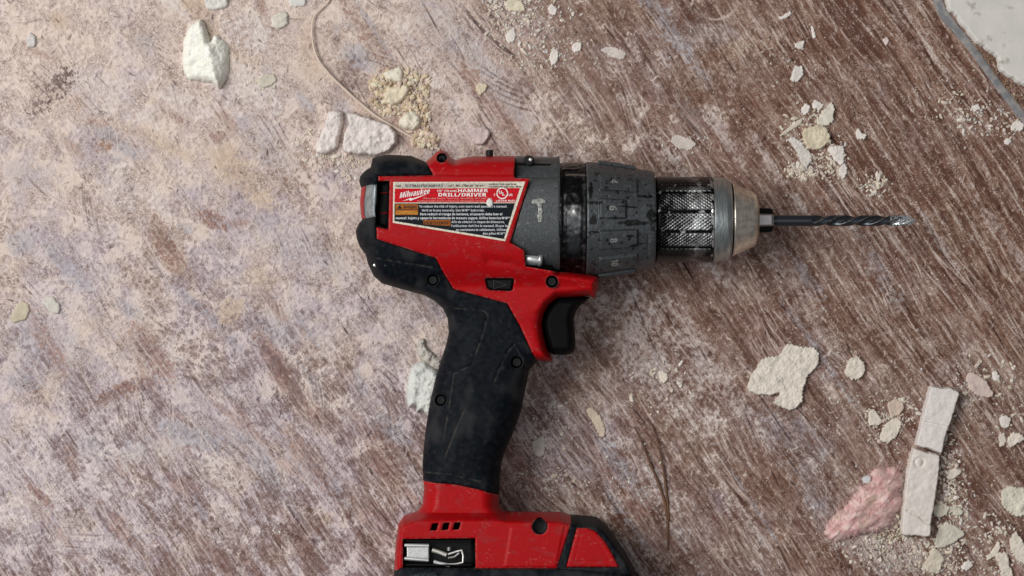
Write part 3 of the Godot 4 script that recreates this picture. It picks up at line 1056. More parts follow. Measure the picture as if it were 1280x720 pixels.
	var grip := shell_part("grip", grip_poly, [hole.call("rear"), hole.call("heel"), hole.call("front")], grip_extra, grip_c, M.rubber, drill, 0.45)
	grip.set_meta("label", "black rubber grip")
	# a bright nick at the back
	var nick := onto(469, 331.5)
	part("retaining_pin", turned(nick, [[0.9, MID + 10.0], [0.9, MID + body_top(nick) + 0.6], [0.0, MID + body_top(nick) + 1.0]], 12, func(i): return Color(0.6, 0.6, 0.6)), M.bright, drill)

	# trigger
	var trig := flat_poly([696, 369, 712, 369.5, 737, 371, 733, 376.5, 724, 383, 719, 391, 717, 401, 718.5, 414, 719.5, 427, 719, 436, 716, 441, 709, 443.5, 692, 443.5, 685, 440, 678, 420, 675, 405, 678, 390, 686, 378], MID)
	part("trigger", relief(trig, [], func(p, d): return MID + 11.0 * prof(d / 4.5), func(p: Vector2, d, y): return Color(0.0055, 0.0057, 0.0060), 0.5, func(p, d): return MID - 11.0 * prof(d / 4.5)), M.trigger, drill)

	# foot and battery
	var foot_poly := shell_poly([529, 600.5, 570, 606, 600, 612.5, 624, 617.5, 624, 631, 628, 637, 634, 640, 700, 641, 713.5, 645, 696, 710.5, 594.5, 710.5, 594, 672.8, 503.8, 673.8, 503.6, 709, 493, 709, 495, 680, 498, 655, 504, 646, 515, 642, 523, 638, 528, 630, 530, 612])
	var foot_panel := shell_poly([638, 660, 645, 658, 706, 656, 695, 709, 630, 709])
	var foot_holes: Array = [hole.call("foot")]
	foot_holes.append_array(slots)
	var foot_extra := func(p: Vector2, d: float) -> float:
		return 0.5 * clampf(poly_dist(p, foot_panel) / 0.6, 0.0, 1.0) if within(p, foot_panel) else 0.0
	var foot := shell_part("foot", foot_poly, foot_holes, foot_extra, red, M.red, drill, 0.5)
	foot.set_meta("label", "red foot of the handle")
	shell_part("foot_frame", shell_poly([714, 645, 746, 647.5, 757, 655, 770, 672, 783, 691, 794, 712, 696.5, 710.5]), [quarter], func(p, d): return 0.7, black, M.rubber, drill, 0.5)
	shell_part("foot_panel", Geometry2D.offset_polygon(quarter, -0.15)[0], [], func(p, d): return 0.6 * prof(d / 1.2) - 0.5 * (1.0 - prof(absf(d - 3.0) / 0.8)) * 0.5, red, M.red, drill, 0.5, false)
	var pack := shell_part("battery", shell_poly([493, 709.5, 503.6, 709.8, 594, 711.2, 696, 711.2, 794, 713, 800, 720, 803, 770, 493, 770]), [], func(p, d): return 1.2 * prof(d / 1.2), black, M.rubber, drill, 0.7)
	pack.set_meta("label", "black battery pack at the bottom edge")
	var oval := shell_part("battery_latch", shell_poly([512, 716, 530, 714.5, 546, 715, 552, 722, 545, 730, 520, 731, 510, 724]), [], func(p, d): return 1.3 + 1.2 * prof(d / 2.0), func(p: Vector2, d, y): return Color(0.015, 0.018, 0.022).lerp(Color(0.10, 0.12, 0.14), 0.6 * smoothstep(0.15, 0.6, N.wear.get_noise_2d(p.x * 4.0, p.y * 4.0))), M.black, pack, 0.5, false)
	oval.set_meta("label", "scuffed black battery latch")
	# the pocket with the silver clip
	var pt := MID + 29.0
	var frame := func(a: Array, y0: float, y1: float, c: Color, nm: String, mt: Material, par: Node3D): return part(nm, slab(flat_poly(a, y1), y0, y1, 0.5, c, 0.8), mt, par)
	var tray := part("bit_pocket", slab(Geometry2D.offset_polygon(pocket, -0.2)[0], pt - 7.6, pt - 6.5, 0.8, Color(0.008, 0.008, 0.009), 1.2), M.black, drill)
	frame.call([505, 675, 592, 674.3, 592, 678.5, 548, 679, 505, 678], pt - 6.5, pt - 0.4, Color(0.012, 0.012, 0.013), "pocket_rail", M.black, drill)
	frame.call([505, 705, 592, 704.5, 592.5, 709, 505, 708], pt - 6.5, pt - 0.4, Color(0.012, 0.012, 0.013), "pocket_rail", M.black, drill)
	var metal := func(p: Vector2, d: float, _y: float) -> Color: return Color(0.62, 0.61, 0.59).lerp(Color(0.30, 0.29, 0.28), 0.8 * smoothstep(0.15, 0.5, N.wear.get_noise_2d(p.x * 4.0, p.y * 7.0)))
	var clip := part("bit_clip", relief(flat_poly([508, 683, 536.5, 683, 536.5, 699, 508, 697.5], pt - 2.0), [], func(p, d): return pt - 2.6 + (0.6 * prof((d + 0.02) / 0.5) if d > 0.001 else 0.0), metal, 0.4), M.bright, drill)
	for rr in [[505.5, 681.8, 536, 682.2], [505.5, 698.3, 535.5, 700.3]]:
		begin()
		var b1 := spot(rr[0], rr[1], pt - 1.0)
		var b2 := spot(rr[2], rr[3], pt - 1.0)
		tube(PackedVector3Array([Vector3(b1.x - 0.01, pt - 2.0, b1.y), Vector3(b1.x, pt - 2.0, b1.y), Vector3(b2.x, pt - 2.0, b2.y), Vector3(b2.x + 0.01, pt - 2.0, b2.y)]), [0.0, 0.9, 0.9, 0.0], 14, Color(0.8, 0.8, 0.78))
		part("rolled_edge", finish(), M.bright, clip)
	for nn in [517.5, 527.5]:
		frame.call([nn - 1.2, 684.2, nn + 1.2, 684.2, nn + 0.6, 687, nn - 0.4, 687.4], pt - 2.4, pt - 1.85, Color(0.006, 0.006, 0.006), "notch", M.black, clip)
	var bar := func(a: Array, y: float, r: float, c: Color, nm: String):
		begin()
		var path := PackedVector3Array()
		for i in range(0, a.size(), 2):
			var q := spot(a[i], a[i + 1], y)
			path.append(Vector3(q.x, y, q.y))
		tube(path, [r], 10, c)
		return part(nm, finish(), M.bright, drill)
	bar.call([540, 687.5, 549, 690, 558, 693.5], pt - 2.2, 1.1, Color(0.80, 0.77, 0.68), "screwdriver_bit")
	bar.call([542, 702, 550, 704.3, 562, 706.5], pt - 2.2, 0.95, Color(0.85, 0.85, 0.85), "screwdriver_bit")
	bar.call([560, 693, 570, 689.5, 577, 687.5, 579, 695, 578.5, 703, 570, 705, 560, 705.5], pt - 1.9, 0.55, Color(0.75, 0.72, 0.68), "wire_spring")
	bar.call([561, 684, 561.5, 688], pt - 2.6, 1.1, Color(0.30, 0.29, 0.28), "spring_stud")
	bar.call([560, 697.5, 568, 696, 574, 691], pt - 3.0, 0.6, Color(0.35, 0.33, 0.31), "wire_spring")

	# wells and screws
	var hosts := {"lug": house, "nose": house, "rear": grip, "heel": grip, "front": grip, "foot": foot}
	for k in wells:
		var c: Vector2 = wells[k][0]
		var r: float = wells[k][1]
		var top := MID + body_top(c + Vector2(r, 0)) + 0.1
		var host: MeshInstance3D = hosts[k]
		part("screw_well", turned(c, [[r + 0.12, top + 0.15], [r - 0.12, top + 0.1], [r - 0.3, top - 4.0], [r * 0.6, top - 4.2], [0.0, top - 4.2]], 24, func(i): return Color(0.014, 0.014, 0.015) if k != "lug" else Color(0.01, 0.01, 0.01)), M.black, host)
		if k != "foot":
			part("screw", turned(c, [[r * 0.82, top - 4.0], [r * 0.80, top - 2.6], [r * 0.62, top - 2.1], [r * 0.36, top - 2.1], [r * 0.34, top - 3.4], [0.0, top - 3.4]], 24, func(i): return Color(0.016, 0.016, 0.017)), M.oxide, host)
	build_front(drill)
	print("drill ms ", Time.get_ticks_msec() - t0)

func build_label(drill: Node3D) -> void:
	var y := MID + 29.55
	var cream := Color(0.74, 0.68, 0.56)
	var plate := printed("label_plate", [491.5, 227.5, 656.5, 227, 631.5, 301.5, 491, 278.5], y, cream, drill, M.plate)
	plate.set_meta("label", "printed specification label")
	printed("data_strip", [493.3, 229, 640, 228.6, 640, 234.6, 493.3, 235], y + 0.06, Color(0.58, 0.53, 0.44), plate, M.plate)
	printed("serial_box", [503.5, 229.6, 560, 229.4, 560, 234.6, 503.5, 234.8], y + 0.12, Color(0.48, 0.45, 0.40), plate, M.plate)
	printed("red_band", [493.5, 235.7, 650, 235, 644.2, 253, 493.2, 253.2], y + 0.06, Color(0.56, 0.006, 0.014), plate, M.plate)
	printed("black_band", [493.2, 254.3, 643.8, 254, 629.8, 298.8, 493, 276.3], y + 0.06, Color(0.006, 0.008, 0.013), plate, M.plate)
	printed("warning_box", [494.2, 255.3, 522.5, 255.3, 522.5, 261.5, 494.2, 261.5], y + 0.12, Color(0.40, 0.125, 0.018), plate, M.plate)
	printed("warning_box", [494.2, 262.3, 522.5, 262.3, 522.5, 268.6, 494.2, 268.6], y + 0.12, Color(0.40, 0.125, 0.018), plate, M.plate)
	printed("warning_box", [529.2, 275, 563.2, 275, 563.2, 282.5, 529.2, 280.5], y + 0.12, Color(0.34, 0.10, 0.018), plate, M.plate)
	var t := y + 0.19
	var ink := Color(0.02, 0.02, 0.02)
	var white := Color(0.90, 0.87, 0.84)
	begin()
	lettering("SER.", 495, 233.7, 7, 2.6, t, ink)
	lettering("G73AD15F208151", 507, 233.9, 46, 3.2, t, Color(0.05, 0.05, 0.05), true)
	lettering("CAT. NO. 2704-20   18 V", 560.5, 233.4, 41, 2.7, t, ink)
	lettering("=", 602, 233.2, 3, 2.4, t, ink)
	lettering("0-550/0-1 850 /min RPM", 611, 231.3, 34, 1.9, t, Color(0.06, 0.05, 0.04), true)
	lettering("0-8 800/0-29 600 /min BPM", 611, 234.4, 40, 1.9, t, Color(0.06, 0.05, 0.04), true)
	part("data_lettering", finish(up_normals()), M.print, plate)
	begin()
	lettering("1/2\" (13 mm)", 546, 239.9, 25, 2.7, t, white)
	lettering("HAMMER", 572.5, 240.1, 37.5, 4.0, t, white)
	lettering("DRILL/DRIVER", 548, 245.6, 60, 4.4, t, white)
	part("title_lettering", finish(up_normals()), M.print, plate)
	begin()
	lettering("Milwaukee Electric Tool Corp., Brookfield, WI 53005 USA", 529, 248.9, 86, 1.9, t, Color(0.80, 0.42, 0.40), false)
	lettering("Professionally made in China by Milwaukee Electric Tool", 522, 252.2, 92, 1.9, t, Color(0.80, 0.42, 0.40), false)
	lettering("LISTED 86Z1", 620, 251.9, 24, 2.0, t, white)
	part("maker_lettering", finish(up_normals()), M.print, plate)
	# the script wordmark over its lightning stroke
	begin()
	lettering("Milwaukee", 499.5, 247.6, 37, 7.0, t, white, true, 0.22, 0.16)
	part("wordmark", finish(up_normals()), M.print, plate)
	printed("lightning_stroke", [502.5, 251.6, 513.5, 247.2, 514.5, 248.3, 536, 241.8, 513.0, 251.0, 511.0, 249.6], t, white, plate, M.print)
	# listing mark: a ring with letters, c on the left, us on the right
	begin()
	var c := spot(627.8, 241.6, t)
	for k in 2:
		for i in 33:
			var q: Vector2 = c + Vector2.from_angle(TAU * i / 32.0) * (2.85 if k == 0 else 2.35)
			V.append(Vector3(q.x, t, q.y))
			C.append(white)
	for i in 32:
		I.append_array([i, i + 1, i + 33, i + 1, i + 34, i + 33])
	lettering("U", 623.6, 242.2, 3.6, 3.9, t, white)
	lettering("L", 627.8, 244.4, 3.6, 3.9, t, white)
	lettering("C", 617.2, 245, 2.2, 2.8, t, white)
	lettering("US", 635.8, 245, 5, 2.8, t, white)
	part("listing_mark", finish(up_normals()), M.print, plate)
	begin()
	for e in [[499.6, 256.0, 503.0, 261.0, 496.2, 261.0]]:
		for i in 3:
			var q := spot(e[i * 2], e[i * 2 + 1], t)
			V.append(Vector3(q.x, t, q.y))
			C.append(ink)
		I.append_array([0, 1, 2])
	lettering("WARNING", 504.3, 260.7, 17, 4.0, t, ink)
	lettering("ADVERTENCIA", 495.2, 267.8, 26.5, 4.0, t, Color(0.62, 0.32, 0.05))
	lettering("AVERTISSEMENT", 530, 280.6, 32, 3.9, t, Color(0.03, 0.015, 0.01))
	part("warning_lettering", finish(up_normals()), M.print, plate)
	begin()
	var tone := Color(0.66, 0.67, 0.70)
	lettering("To reduce the risk of injury, user must read operator's manual.", 524, 259.4, 110, 2.75, t, tone)
	lettering("Hold or brace securely. Use M18\u2122 batteries.", 527.5, 264.3, 78, 2.75, t, tone)
	lettering("Para reducir el riesgo de lesiones, el usuario debe leer el", 525.2, 269.1, 102.5, 2.85, t, Color(0.80, 0.80, 0.82))
	lettering("manual. Sujete y apoye la herramienta de manera segura. Utilice bater\u00edas M18\u2122", 494.6, 274.0, 142.5, 2.85, t, Color(0.80, 0.80, 0.82))
	lettering("Afin de r\u00e9duire le risque de blessures,", 564.3, 278.8, 66.5, 2.75, t, tone)
	lettering("l'utilisateur doit lire le manuel. \u00c9tayer la", 564.3, 283.7, 70, 2.75, t, tone)
	lettering("ou maintenez-le solidement. Utilisez", 570, 288.6, 63.5, 2.75, t, tone)
	lettering("des piles M18\u2122", 603.5, 293.3, 28, 2.75, t, tone)
	part("warning_text", finish(up_normals()), M.print, plate)
	# a fleck of plaster stuck on the label
	var fleck := part("plaster_fleck", relief(rough(flat_poly([609, 250, 612, 247.5, 615.5, 250, 616.5, 256, 613, 259.5, 609.5, 257.5, 607.5, 254], y), 0.1, 0.7, 3), [], func(p, d): return y + 0.9 * prof(d / 0.9), func(p, d, yy): return Color(0.72, 0.71, 0.66), 0.3), M.plaster, self)
	tag(fleck, "white plaster fleck stuck on the drill's printed label", "plaster crumb")

func build_front(drill: Node3D) -> void:
	# selector ring: black, dented, with rubbed bare patches
	var band_r := func(x: float, an: float, r: float) -> float:
		var e := 0.0
		for rib in [-1.02, -0.80, -0.45]:
			e += 0.5 * exp(-pow((an - rib) / 0.05, 2.0)) * smoothstep(24.5, 25.5, x) * smoothstep(33.5, 32.0, x)
		e -= 0.5 * exp(-pow((x - 25.3) / 0.5, 2.0))
		e += 0.25 * N.wear.get_noise_2d(x * 1.5, an * 40.0)
		return r + e
	var band_c := func(x: float, an: float, _r: float) -> Color:
		var z := an * 28.0
		var w: float = N.wear.get_noise_2d(x * 1.2, z * 1.0 + 40.0)
		var h: float = N.hair.get_noise_2d(x, z)
		var c := Color(0.006, 0.006, 0.007).lerp(Color(0.02, 0.02, 0.022), clampf(0.5 + w, 0, 1))
		var rub := smoothstep(26.5, 28.0, x) * smoothstep(34.2, 33.0, x) * smoothstep(-6.8, -5.6, z) * smoothstep(9.0, -3.0, z)
		c = c.lerp(Color(0.42, 0.41, 0.40), rub * clampf(0.75 + 1.3 * w + 0.4 * h, 0, 1))
		c = c.lerp(Color(0.07, 0.075, 0.08), smoothstep(26.5, 28.5, x) * smoothstep(34.0, 32.5, x) * smoothstep(-4.0, 0.0, z) * smoothstep(20.0, 14.0, z) * 0.8)
		c = c.lerp(Color(0.30, 0.29, 0.27), 0.85 * smoothstep(26.0, 27.0, x) * exp(-pow((z + 24.0) / 0.6, 2.0)))
		c = c.lerp(Color(0.22, 0.20, 0.18), 0.7 * smoothstep(0.45, 0.62, w + 0.35 * h))
		c = c.lerp(Color(0.16, 0.15, 0.14), 0.7 * exp(-pow((x - 35.4) / 0.45, 2.0)) * clampf(0.5 + 2.0 * w, 0, 1))
		return c
	part("selector_ring", spun([[697, 68], [698, 70.5], [703, 71], [728, 71.3], [731.5, 70.8], [732, 68]], 0.4, 320, band_r, band_c), M.oxide, drill)
	# clutch collar with raised number pads
	var pads := [-0.93, -0.70 + 0.02, -0.17, 0.385, 0.90, 1.45, -1.5, 2.0, -2.05, 2.6, -2.6]
	var pad_at := func(x: float, an: float) -> float:
		var best := 0.0
		for k in pads.size():
			if k == 0:
				continue
			var z: float = absf(an - pads[k]) * 26.5
			var wide := 4.4
			var xe := 61.2 if k != 2 else 55.5
			best = maxf(best, smoothstep(wide + 0.3, wide - 0.3, z) * smoothstep(42.7, 43.3, x) * smoothstep(xe + 0.7, xe + 0.1, x) )
		return best
	var collar_r := func(x: float, an: float, r: float) -> float:
		var e: float = 1.3 * float(pad_at.call(x, an))
		e -= 0.5 * exp(-pow((x - 67.0) / 0.5, 2.0)) * smoothstep(0.30, 0.34, an) * smoothstep(0.95, 0.9, an)
		return r + e + 0.10 * N.wear.get_noise_2d(x * 2.0, an * 50.0)
	var collar_c := func(x: float, an: float, _r: float) -> Color:
		var z := an * 26.5
		var w: float = N.wear.get_noise_2d(x * 1.2, z * 1.2 + 90.0)
		var b: float = N.blot.get_noise_2d(x * 1.5 + 5.0, z * 1.5)
		var c := Color(0.056, 0.062, 0.066).lerp(Color(0.086, 0.094, 0.100), clampf(0.5 + 0.6 * w, 0, 1))
		var chip := 0.0
		for q in [[60.0, 2.3, 7.5, 1.6], [69.0, -1.2, 3.0, 3.6], [39.5, 1.2, 2.2, 2.6], [66.5, -12.0, 4.5, 1.0], [40.5, -7.0, 4.0, 0.8], [40.0, 6.4, 3.5, 0.7], [38.6, -14.0, 1.2, 5.0], [56.0, -5.6, 6.0, 0.5], [62.0, 13.6, 5.0, 0.5], [58.0, 8.6, 2.0, 0.6]]:
			chip = maxf(chip, 1.25 - pow((x - q[0] + 0) / q[2], 2.0) - pow((z - q[1]) / q[3], 2.0))
		c = c.lerp(Color(0.004, 0.0045, 0.006), smoothstep(0.1, 0.45, chip - 0.1 + 0.75 * b + 0.5 * w))
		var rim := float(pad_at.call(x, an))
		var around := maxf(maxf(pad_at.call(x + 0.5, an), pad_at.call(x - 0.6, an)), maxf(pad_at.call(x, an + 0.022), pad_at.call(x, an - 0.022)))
		c = c.lerp(Color(0.012, 0.012, 0.013), 0.8 * clampf(around - rim, 0.0, 1.0) * clampf(0.7 + 1.5 * w, 0.0, 1.0))  # shade line around each raised pad, painted patchily into the colour
		c = c.lerp(Color(0.005, 0.005, 0.006), 0.8 * smoothstep(0.76, 0.84, b + 0.4 * w))
		return c.lerp(Color(0.20, 0.20, 0.20), 0.5 * smoothstep(0.42, 0.62, w + 0.4 * N.hair.get_noise_2d(x, z)))
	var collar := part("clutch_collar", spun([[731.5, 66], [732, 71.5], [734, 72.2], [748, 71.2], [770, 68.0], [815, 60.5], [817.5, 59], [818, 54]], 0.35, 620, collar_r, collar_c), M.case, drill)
	# numbers standing on the pads
	for q in [["4", -0.68, 54.6], ["6", -0.17, 53.8], ["8", 0.385, 54.4], ["10", 0.90, 55.4]]:
		begin()
		var tm := TextMesh.new()
		var f := SystemFont.new()
		f.font_names = PackedStringArray(["Droid Sans"])
		f.font_weight = 700
		tm.font = f
		tm.text = q[0]
		tm.font_size = 32
		tm.pixel_size = 0.135
		tm.depth = 0.5
		var ar := tm.get_mesh_arrays()
		var vs: PackedVector3Array = ar[Mesh.ARRAY_VERTEX]
		var cen := Vector3.ZERO
		for v in vs:
			cen += v / vs.size()
		for v in vs:
			var d := v - cen
			var x: float = q[2] - 4.5 + d.y * 1.15          # the figures lie on their side, reading up the collar
			var xp := x / 0.4 + 640.0
			var r := lerpf(71.2, 68.0, (xp - 748.0) / 22.0) * 0.4 + 1.3 + (0.22 if v.z > 0.0 else -0.3)
			if xp > 770.0:
				r += (lerpf(68.0, 60.5, (xp - 770.0) / 45.0) - lerpf(71.2, 68.0, (xp - 748.0) / 22.0)) * 0.4
			var an: float = q[1] + d.x * 1.0 / 26.5
			V.append(Vector3(x, MID + r * cos(an), (AXIS - 360.0) * 0.4 + r * sin(an)))
			C.append(Color(0.30, 0.30, 0.29))
		var ix: PackedInt32Array = ar[Mesh.ARRAY_INDEX] if ar[Mesh.ARRAY_INDEX] != null else PackedInt32Array(range(vs.size()))
		I.append_array(ix)
		part("number", finish(), M.case, collar)
	# chuck: knurled sleeve with worn diamonds
	var rows_k := func(z: float) -> float:                    # the plain grooves between the knurled strips
		var g := 0.0
		for q in [-14.0, -3.6, 6.6, 15.5, -19.0]:
			g = maxf(g, smoothstep(1.05, 0.6, absf(z - q)))
		return g
	var diamond := func(x: float, z: float) -> float:
		var a := fposmod(x / 2.3 + z / 1.75, 1.0)
		var b := fposmod(x / 2.3 - z / 1.75, 1.0)
		return minf(minf(a, 1.0 - a), minf(b, 1.0 - b)) * 2.0
	var sleeve_r := func(x: float, an: float, r: float) -> float:
		var z := an * 21.4
		var inside := smoothstep(72.5, 73.2, x) * smoothstep(99.0, 98.4, x)
		var g: float = rows_k.call(z)
		var d: float = diamond.call(x, z)
		return r + inside * (lerpf(0.34 * smoothstep(0.62, 0.12, d) + 0.2 * exp(-pow((x - 91.5) / 3.6, 2.0)) * smoothstep(0.2, 0.5, d), -0.2, g) if absf(z) < 22.0 else 0.0) + 0.05 * N.wear.get_noise_2d(x * 3.0, z * 3.0)
	var sleeve_c := func(x: float, an: float, _r: float) -> Color:
		var z := an * 21.4
		var w: float = N.wear.get_noise_2d(x * 0.9 + 9.0, z * 0.7)
		var d: float = diamond.call(x, z)
		var g: float = rows_k.call(z)
		var rub := clampf(0.35 + 0.9 * exp(-pow((x - 92.0) / 3.2, 2.0)) + 0.25 * smoothstep(80, 98, x) + 0.6 * w - 0.5 * smoothstep(80.0, 72.5, x), 0, 1) * smoothstep(20.5, 12.0, absf(z))
		var c := Color(0.010, 0.010, 0.011)
		var worn := exp(-pow((x - 91.5) / 3.6, 2.0)) * clampf(0.6 + 1.5 * w, 0.0, 1.0)
		var metal := maxf(smoothstep(0.40, 0.16, d) * rub * 0.75, smoothstep(0.20, 0.36, d) * worn) * (1.0 - g)
		metal = maxf(metal, 0.7 * g * smoothstep(0.24, 0.40, w + 0.30 * exp(-pow((x - 92.0) / 3.0, 2.0)) - 0.05))
		if x > 98.4:
			metal = smoothstep(-0.05, 0.3, w)
		return c.lerp(Color(0.80, 0.80, 0.79), metal).lerp(Color(0.05, 0.042, 0.04), 0.5 * smoothstep(14.0, 19.0, absf(z)))  # flanks darkened in the colour, standing in for their shade
	var chuck := part("chuck_sleeve", spun([[818, 50], [820, 53.2], [886, 53.6], [888, 53.8], [889.5, 52.6], [890, 50]], 0.22, 620, sleeve_r, sleeve_c), M.steel, drill)
	chuck.set_meta("label", "black knurled chuck sleeve with worn steel diamonds")
	var ring_c := func(x: float, an: float, _r: float) -> Color:
		var z := an * 21.4
		var w: float = N.wear.get_noise_2d(x * 4.5, z * 0.35)
		var h: float = N.hair.get_noise_2d(x * 3.0, z * 0.25)
		return Color(0.52, 0.52, 0.515).lerp(Color(0.22, 0.30, 0.30), clampf(0.35 + 0.8 * w + 0.5 * h, 0, 1)).lerp(Color(0.03, 0.03, 0.03), exp(-pow((x - 99.9) / 0.5, 2.0)) * clampf(0.6 + w, 0, 1))
	part("chuck_ring", spun([[889.4, 50], [889.8, 53.4], [893, 53.2], [906, 51.6], [911, 49], [913, 46]], 0.4, 200, func(x, an, r): return r + 0.06 * N.hair.get_noise_2d(x * 2.0, an * 6.0), ring_c), M.steel, drill)
	var cone_c := func(x: float, an: float, _r: float) -> Color:
		var h: float = N.hair.get_noise_2d(x * 2.5, an * 2.0)
		var w: float = N.wear.get_noise_2d(x, an * 20.0)
		return Color(0.86, 0.79, 0.68).lerp(Color(0.50, 0.45, 0.38), clampf(0.35 + 0.5 * h + 0.8 * w, 0, 1)).lerp(Color(0.72, 0.66, 0.5), 0.7 * exp(-pow((x - 121.8) / 0.6, 2.0)))
	part("chuck_gap", spun([[911.5, 42], [911.6, 45.2], [915.5, 45.0], [915.6, 42]], 0.6, 90, NONE, func(x, an, r): return Color(0.004, 0.004, 0.004)), M.black, drill)
	part("chuck_nose", spun([[914.6, 43], [915.2, 45.6], [917, 45.2], [941, 34.5], [944.5, 31.5], [948, 20], [948.3, 13]], 0.4, 200, NONE, cone_c), M.steel, drill)
	# three jaws
	var zc := (AXIS + 0.8 - 360.0) * 0.4
	for j in 3:
		begin()
		var an := TAU * j / 3.0
		var up := Vector3(0, cos(an), sin(an))
		var side := Vector3(0, -sin(an), cos(an))
		var x0 := (944.0 - 640.0) * 0.4
		var x1 := (966.0 - 640.0) * 0.4
		var loop := [[-3.3, 2.0, 0], [-3.2, 5.2, 1], [-2.4, 6.0, 1], [2.4, 6.0, 1], [3.2, 5.2, 1], [3.3, 2.0, 0], [0.6, 1.4, 0], [-0.6, 1.4, 0]]
		for e in 4:
			var xx: float = [x0, x1 - 1.2, x1, x1][e]
			var sh: float = [1.0, 0.93, 0.80, 0.0][e]
			for l in loop:
				var q: Vector3 = Vector3(xx, MID, zc) + up * (2.2 + (l[1] - 2.2) * sh) + side * (l[0] * sh)
				V.append(q)
				C.append((Color(0.34, 0.32, 0.31) if e < 3 else Color(0.2, 0.2, 0.2)) if j == 0 else Color(0.02, 0.02, 0.02))  # side jaws are the same steel, their shade painted in near black
		for e in 3:
			for s in 8:
				var a := e * 8 + s
				var b := e * 8 + (s + 1) % 8
				I.append_array([a, a + 8, b, b, a + 8, b + 8])
		var v2 := PackedVector3Array()
		var c2 := PackedColorArray()
		for i in I:
			v2.append(V[i])
			c2.append(C[i])
		V = v2
		C = c2
		I = PackedInt32Array(range(V.size()))
		part("chuck_jaw", finish(), M.steel, drill)
	# the bit: plain shank, then two spiral flutes and a bright ground tip
	var ax := 275.8
	var flute := func(x: float, an: float, r: float) -> float:
		var deep := smoothstep(149.0, 154.0, x)
		var ph := (an + (x - 149.0) * TAU / 30.0)
		var c := 0.5 + 0.5 * cos(2.0 * ph)
		return r * (1.0 - deep * (0.50 * smoothstep(0.35, 0.85, c) - 0.0) - deep * 0.06 * smoothstep(0.05, 0.0, c))
	var flute_c := func(x: float, an: float, r: float) -> Color:
		var ph := (an + (x - 149.0) * TAU / 30.0)
		var c := 0.5 + 0.5 * cos(2.0 * ph)
		var edge := exp(-pow((c - 0.35) / 0.08, 2.0)) * smoothstep(149.0, 152.0, x)
		return Color(0.05, 0.053, 0.06).lerp(Color(0.36, 0.34, 0.32), 0.7 * edge * clampf(0.5 + 1.2 * N.wear.get_noise_2d(x * 2.0, an * 10.0), 0, 1))
	var bit := part("drill_bit", spun([[944, 6.9], [965, 7.0], [1020, 6.9], [1112, 6.8]], 0.3, 64, flute, flute_c, ax), M.oxide, drill)
	bit.set_meta("label", "black twist drill bit with a bright tip")
	var tip_c := func(x: float, an: float, r: float) -> Color:
		var w: float = N.wear.get_noise_2d(x * 4.0, an * 12.0)
		return Color(0.05, 0.06, 0.065).lerp(Color(0.75, 0.78, 0.78), smoothstep(-0.15, 0.3, w + 0.04 * (x - 192.0)))
	part("bit_tip", spun([[1111.9, 6.8], [1136, 6.8], [1140, 5.5], [1144.5, 2.0], [1146, 0.3]], 0.25, 64, flute, tip_c, ax), M.bright, bit)

# ---------------------------------------------------------------- what lies about on the floor
func flake(called: String, label: String, category: String, a: Array, high: float, color: Color, mat: Material, opts := {}) -> MeshInstance3D:
	var sd := used.size() * 13 + int(a[0])
	var p := flat_poly(a)
	var c := Vector2.ZERO
	for q in p:
		c += q / p.size()
	p = rough(p, opts.get("rag", 0.28), opts.get("step", 0.9), sd)
	var shift := Vector3(c.x, 0, c.y) * 0.001
	var edge: float = opts.get("edge", 1.0)
	var lump: float = opts.get("lump", 0.35)
	var tilt: Vector2 = opts.get("tilt", Vector2.ZERO)
	var shape: Callable = opts.get("shape", NONE)
	var hf := func(q: Vector2, d: float) -> float:
		var h: float = high * (1.0 + lump * N.wear.get_noise_2d(q.x * 0.5 + sd, q.y * 0.5) + 0.18 * lump * N.hair.get_noise_2d(q.x * 0.6, q.y * 0.6 + sd))
		h *= 1.0 - 0.5 * lump + 0.5 * (N.cell.get_noise_2d(q.x * 1.0 + sd, q.y * 1.0) + 1.0) * lump + 0.40 * lump * N.cell.get_noise_2d(q.x * 2.6, q.y * 2.6 + sd)
		h += tilt.dot(q - c)
		if shape.is_valid():
			h += shape.call(q, d)
		return maxf(0.03, h) * prof((d + 0.02) / edge) if d > 0.001 else 0.0
	var second: Color = opts.get("second", color * 0.84)
	var cf := func(q: Vector2, d: float, _y: float) -> Color:
		var k := clampf(0.45 + 0.9 * N.wear.get_noise_2d(q.x * 0.7 - sd, q.y * 0.7), 0, 1)
		var o := color.lerp(second, k)
		o = o.lerp(color * 0.6, 0.5 * smoothstep(0.40, 0.62, N.hair.get_noise_2d(q.x * 1.4, q.y * 1.4 - sd)))
		o.a = 1.0
		return o
	var o := part(called, relief(p, [], hf, cf, opts.get("cell", 0.5), func(_q, _d): return 0.0, shift), mat, self)
	o.position = shift
	tag(o, label, category, opts.get("group", ""))
	return o

